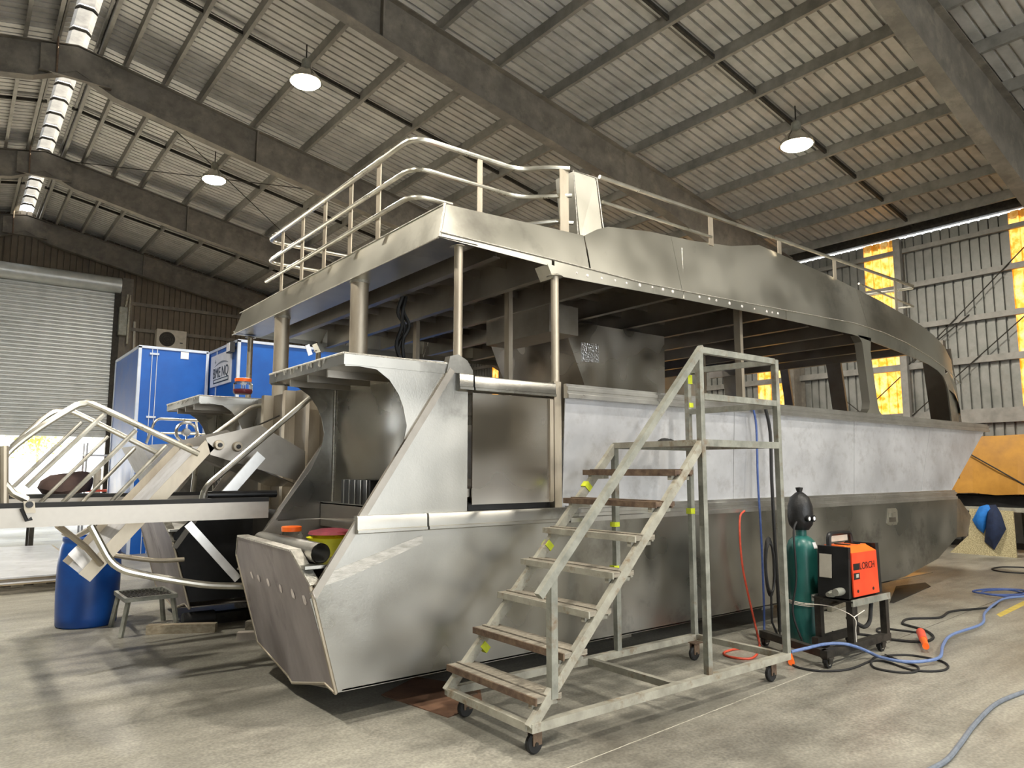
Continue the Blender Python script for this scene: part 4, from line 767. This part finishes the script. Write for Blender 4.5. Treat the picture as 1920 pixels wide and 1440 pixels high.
# ================================================================== THINGS ON THE FLOOR AT THE STERN
D = thing('plastic_drum', 'blue plastic drum standing under the boarding ramp', 'drum', (1.25, 8.86, 0))
part('drum_body', G().lathe((1.25, 8.86, 0), [(.26, 0), (.28, .02), (.285, .1), (.295, .35), (.295, .6), (.28, .78), (.265, .83), (.255, .85), (.262, .87), (.262, .90), (.245, .90), (.245, .875), (.001, .87)], 32), drumm, D, ang=60)
for a in (.8, 3.9): part('bung', G().lathe((1.25 + .16 * math.cos(a), 8.86 + .16 * math.sin(a), .87), [(.035, 0), (.035, .02)], 12), blackp, D)
S = thing('step_stool', 'low steel step stool with open mesh tread beside the blue drum', 'stool', (1.78, 8.65, 0)); DS = (-.09, -.42, 0)
for x, y, dx, dy in ((1.57, 8.42, -.06, -.06), (1.97, 8.42, .05, -.05), (1.57, 8.92, -.05, .05), (1.97, 8.92, .05, .05)): part('leg', G().beam((x, y, .33), (x + dx, y + dy, .0), .035, .035), galv, S)
fr_ = part('frame', G().box(1.53, 2.01, 8.38, 8.41, .32, .36).box(1.53, 2.01, 8.93, 8.96, .32, .36).box(1.53, 1.56, 8.41, 8.93, .32, .36).box(1.98, 2.01, 8.41, 8.93, .32, .36), galv, S)
g = G()
for i in range(13):
    t = i / 12; g.beam((1.56 + .42 * t, 8.41, .35), (1.56 + .42 * max(0, t - .3), 8.93 if t > .3 else 8.41 + .52 * t / .3 + .001, .35), .006, .008); g.beam((1.56 + .42 * t, 8.41, .352), (1.56 + .42 * min(1, t + .3), 8.93 if t < .7 else 8.41 + .52 * (1 - t) / .3 + .001, .352), .006, .008)
part('mesh_tread', g, darksteel, S, kind='stuff'); S.location = Vector(S.location) + Vector(DS)
def block(lab, p, q, w_, h_, m, z=0, grp='timber blocks by the hulls'):
    p = Vector((p[0], p[1], z + h_ / 2)); q = Vector((q[0], q[1], z + h_ / 2)); return solo('timber_block', G().beam(p, q, w_, h_), m, lab, 'timber', grp)
block('long weathered timber lying on the floor in front of the step stool', (1.66, 7.98), (2.22, 7.66), .09, .085, timber)
block('pale cut timber end lying beside the near hull transom', (2.28, 7.18), (2.62, 7.0), .09, .07, paletimber)
block('brown timber lying between the two hulls', (2.5, 7.6), (3.0, 7.2), .09, .08, wood)
for x, y in ((3.4, 5.2), (5.2, 5.2), (7.6, 5.2), (9.8, 5.2), (2.9, 8.7), (5.2, 8.7), (7.6, 8.7), (9.8, 8.7)):
    solo('keel_block', G().box(x - .12, x + .12, y - .22, y + .22, 0, .095), darksteel if x > 9 else wood, 'low block wedged under the keel of the near hull' if y < 6 else 'low block wedged under the keel of the far hull', 'block', 'blocks under the keels')
solo('steel_beam', G().box(2.3, 9.5, 8.05, 8.11, 0, .10).box(2.3, 9.5, 8.02, 8.14, .10, .112), darksteel, 'long dark steel beam on the floor under the far hull', 'beam')
solo('end_roller', G().lathe((1.98, 7.98, .08), [(.07, 0), (.08, .01), (.08, .3), (.07, .31)], 18, 'x'), black, 'black round roller lying at the end of the steel beam', 'roller')
solo('cardboard_sheet', G().prism([tuple(at(*p, Z=0).xy) for p in ((715, 1304), (840, 1346), (905, 1322), (900, 1290), (780, 1270))], 'z', 0, .006), cardboard, 'brown flattened cardboard on the floor under the hull', 'cardboard')
solo('rubber_mat', G().prism([tuple(at(*p, Z=0).xy) for p in ((1668, 1131), (1676, 1131), (1745, 1100), (1735, 1093), (1680, 1100))], 'z', 0, .008), darksteel, 'dark mat on the floor under the bow beside the welder', 'mat')
solo('aluminium_offcut', G().beam((8.0, 4.45, .03), (8.9, 4.6, .03), .05, .05), alu_tube, 'silver metal offcut lying under the bow', 'offcut')
# pallet with sheets
P = thing('pallet', 'low timber pallet under a stack of pale sheets', 'pallet', (.95, 12.4, 0))
for i in range(6): part('bearer', G().box(.25, 1.65, 11.6 + i * .82, 11.7 + i * .82, .0, .09), wood, P)
for i in range(6): part('deck_slat', G().box(.25 + i * .25, .39 + i * .25, 11.55, 15.9, .09, .11), wood, P)
for i in range(5):
    z = .112 + i * .022; o = random.uniform(-.06, .06); solo('board_sheet', G().box(.2 + o, 1.62 + o, 11.5 + o, 16.0 + o, z, z + .02), (plywood, white, paletimber, plywood, alu_side)[i], ['pale board at the bottom of the stack on the pallet', 'second board up in the stack on the pallet', 'middle board of the stack on the pallet', 'board just under the top one on the pallet', 'topmost pale board of the stack on the pallet'][i], 'sheet', 'sheets stacked on the pallet')
# machine and bench near the door
bn = thing('work_bench', 'brown steel work bench standing inside the open roller door', 'bench', (1.95, 17.1, 0))
part('bench_top', G().box(1.28, 2.62, 16.8, 17.6, .84, 1.11), darksteel, bn)
for x in (1.32, 2.5):
    for y in (16.85, 17.45): part('leg', G().box(x, x + .08, y, y + .08, 0, .84), darksteel, bn)
g = G().lathe((1.95, 17.2, 1.112), [(.42, 0), (.48, .10), (.46, .24), (.36, .38), (.14, .46), (.001, .46)], 14); g.v = [Vector((v.x + .05 * math.sin(9 * v.z), v.y, max(1.112, v.z + .05 * math.sin(6 * v.x)))) for v in g.v]
solo('covered_machine', g, M('dark_cover_cloth', '#4a3a36', '#5d4a44', 4, (.8, .9), 0, .5, 10), 'dark cloth covered lump sitting on the work bench', 'cover')
solo('door_bollard', G().lathe((3.0, 21.0, 0), [(.09, 0), (.09, 1.6), (.05, 1.66)], 14), creamm, 'pale post standing near the open roller door', 'post')
rk = thing('tool_rack', 'white tool rack with red tray between door post and blue room', 'rack', (2.8, 19.0, 0))
for x in (2.45, 3.05):
    for y in (18.8, 19.3): part('upright', G().box(x - .02, x + .02, y - .02, y + .02, 0, 2.2), white, rk)
for z in (.5, 1.1, 1.9): part('tray', G().box(2.43, 3.07, 18.78, 19.32, z, z + .04), white if z != 1.1 else redp, rk)
# small boat frame behind the far hull
SB = thing('dinghy', 'pale open dinghy with tubular frame parked behind the far hull', 'dinghy', (2.9, 11.3, 0))
part('dinghy_hull', G().prism([(2.0, 1.92), (2.5, 1.96), (4.6, 1.96), (4.4, 1.2), (2.4, 1.2)], 'y', 10.6, 12.0), alu_side, SB)
part('trestle', G().box(2.5, 2.6, 10.7, 11.9, 0, 1.2).box(4.2, 4.3, 10.7, 11.9, 0, 1.2), darksteel, SB)
part('tube_frame', G().tube(fillet([(2.12, 10.9, 1.96), (2.22, 10.9, 2.30), (2.95, 10.9, 2.29), (3.1, 10.9, 1.96)], .08), .018, 8).tube([(2.75, 10.9, 2.29), (2.95, 11.4, 1.96)], .015, 8).tube([(2.16, 10.9, 2.1), (3.05, 10.9, 2.1)], .012, 8), alu_tube, SB)
part('steering_wheel', G().tube([(2.62 + .14 * math.cos(t * .314), 10.86 + .03 * math.sin(t * .314), 2.12 + .14 * math.sin(t * .314)) for t in range(20)], .022, 8, True).lathe((2.62, 10.86, 2.12), [(.05, -.03), (.06, .03)], 12, 'y').beam((2.5, 10.86, 2.12), (2.74, 10.86, 2.12), .03, .02).beam((2.62, 10.86, 2.0), (2.62, 10.86, 2.24), .03, .02, (1, 0, 0)), alu_gloss, SB)
# jars
def jar(lab, c, r_, h_, tilt=0):
    J = thing('jar', lab, 'jar', c, 'orange lidded jars'); c = Vector(c)
    part('jar_body', G().lathe(c, [(r_ * .85, 0), (r_, .015), (r_, h_ * .75), (r_ * .8, h_ * .88), (r_ * .8, h_)], 20), clear, J); part('lid', G().lathe(c, [(r_ * .86, h_ * .9), (r_ * .88, h_ * 1.12), (r_ * .8, h_ * 1.15), (.001, h_ * 1.15)], 20), orange, J)
    part('contents', G().lathe(c, [(r_ * .7, .012), (r_ * .85, .03), (r_ * .8, h_ * .35), (.001, h_ * .4)], 12), crimson, J); return J
jar('clear jar with orange lid standing in the near hull stern step', (2.09, 5.42, 1.001), .085, .15)
jar('clear jar with orange lid standing on the far hull shelf', tuple(at(455, 739, Z=2.366)), .095, .14)
solo('orange_tub', G().lathe((3.2, 4.7, 3.536), [(.06, 0), (.065, .05), (.055, .06), (.001, .06)], 14), orange, 'small orange tub standing on the upper deck edge', 'tub')
solo('tool_tray', G().lathe((2.16, 4.86, 1.001), [(.10, 0), (.16, .12), (.17, .13), (.15, .12), (.09, .01), (.001, .01)], 20), yelp, 'yellow plastic tray lying in the near hull stern step', 'tray')
solo('red_cloth', G().lathe((2.22, 5.0, 1.14), [(.16, 0), (.15, .02), (.08, .035), (.001, .04)], 14), crimson, 'crimson cloth lying over the yellow tray', 'cloth')
pv = G(); a = Vector((1.92, 4.47, 1.067)); b = Vector((1.92, 5.58, 1.067)); pv.tube([a, b], .065, 22); pv.f = [f_ for f_ in pv.f if len(f_) == 4]; pv.tube([a + (b - a) * .001, b], .057, 22); pv.f = [f_ for f_ in pv.f if len(f_) == 4]
solo('aluminium_pipe', pv, alu, 'wide open ended aluminium pipe lying across the near transom', 'pipe', recalc=False)
solo('square_tube', G().beam((2.35, 5.25, 2.39), (2.75, 4.95, 2.395), .05, .05), alu_pill, 'short square tube lying on the near stern shelf', 'tube')
solo('white_tag', G().slab([at(573, 648, Y=5.6), at(580, 645, Y=5.6), at(586, 664, Y=5.6), at(579, 667, Y=5.6)], (0, .01, 0)), white, 'small white tag standing on the near stern shelf', 'tag')
solo('dark_rag', G().lathe((2.35, 8.9, 2.366), [(.16, 0), (.13, .03), (.06, .05), (.001, .055)], 10), black, 'dark rag lying on the far hull shelf', 'rag')
# ================================================================== THINGS BEYOND THE BOW
solo('chipboard_sheet', G().prism([(4.98, 0), (6.1, 0), (5.75, .35), (5.7, .86), (4.98, .84)], 'x', 15.5, 15.53), chip, 'chipboard sheet standing on edge beyond the bow', 'board')
JK = thing('work_jacket', 'bright blue and navy work jacket hung over the chipboard sheet', 'jacket', (15.45, 5.3, .2))
def drape(pix, m, nm, d0):
    c = sum((at(a, b, X=15.42) for a, b in pix), Vector()) / len(pix); ring = [at(a, b, X=15.47) for a, b in pix]; mid = [p.lerp(c, .45) + Vector((-.05 - d0 - .015 * (i % 3), 0, 0)) for i, p in enumerate(ring)]; n_ = len(ring); g = G()
    g.add(ring + mid + [c + Vector((-.05 - d0, 0, 0))], [(i, (i + 1) % n_, n_ + (i + 1) % n_, n_ + i) for i in range(n_)] + [(n_ + i, n_ + (i + 1) % n_, 2 * n_) for i in range(n_)]); g.add([p + Vector((.02, 0, 0)) for p in ring], [tuple(range(n_))]); g.add(ring + [p + Vector((.02, 0, 0)) for p in ring], [(i, (i + 1) % n_, n_ + (i + 1) % n_, n_ + i) for i in range(n_)]); return part(nm, g, m, JK, ang=50)
drape([(1836, 950), (1850, 946), (1862, 950), (1852, 975), (1844, 1000), (1832, 990), (1823, 975)], jblue, 'blue_half', .0)
drape([(1850, 948), (1866, 946), (1876, 962), (1886, 992), (1876, 1010), (1864, 1031), (1846, 1016), (1848, 990)], jnavy, 'navy_half', .03)
part('reflective_strip', G().slab([at(1852, 990, X=15.37), at(1858, 976, X=15.37), at(1864, 977, X=15.37), at(1856, 996, X=15.37)], (-.005, 0, 0)), skinm, JK)
bb = thing('storage_bench', 'dark storage bench with pale top edge along the side wall', 'bench', (16.4, 4.6, 0))
part('bench_top', G().box(15.9, 16.6, 2.5, 6.5, .80, .88), galvw, bb); part('rail', G().box(15.92, 15.97, 2.6, 4.9, .45, .6), galv, bb)
for y in (2.6, 4.2, 5.6): part('leg', G().box(15.95, 16.05, y, y + .08, 0, .8), darksteel, bb)
solo('black_crate', G().box(16.0, 16.55, 4.4, 6.4, .885, 1.10).box(15.98, 16.57, 4.38, 6.42, 1.06, 1.10), blackp, 'black crate on the storage bench under the ochre tarpaulin', 'crate')
n_ = 12; g = G(); rows = []
for i in range(n_ + 1):
    y = 2.3 + i * (6.9 - 2.3) / n_; w1 = .05 * math.sin(i * 1.7); rows.append([(15.85 + w1, y, 1.13 + .02 * math.sin(i * 2.2)), (15.9 + w1 * .5, y, 1.5), (16.0 - w1 * .4, y, 1.95 + .01 * math.sin(i)), (16.12, y, 2.26 + .012 * math.sin(i * 1.3)), (16.5, y, 2.27), (16.58, y, 1.14)])
for a, b in zip(rows[:-1], rows[1:]): g.quadstrip(a, b)
g.add(rows[0], [tuple(range(6))]); g.add(rows[-1], [tuple(range(6))])
tb = solo('tarpaulin_cover', g, tarp, 'ochre tarpaulin draped over a large stack by the side wall', 'tarpaulin', ang=60)
part('lashing_rope', G().tube([(15.93, 5.85, 1.95), (15.86, 5.3, 1.6), (15.84, 4.7, 1.2)], .014, 6), black, tb)
CB = [at(757, 556, Y=6.22), at(752, 586, Y=6.22), at(760, 612, Y=6.22), at(748, 650, Y=6.22), at(756, 690, Y=6.22)]
g = G()
for i in range(4): g.tube(smoothline([p + Vector((.03 * math.sin(i * 2.1 + j), .03 * math.cos(i * 1.7 + 2 * j), 0)) for j, p in enumerate(CB)], 4), .018, 6)
solo('cable_bundle', g, black, 'bundle of black cables hanging from the roof beams inside the cabin', 'cable')
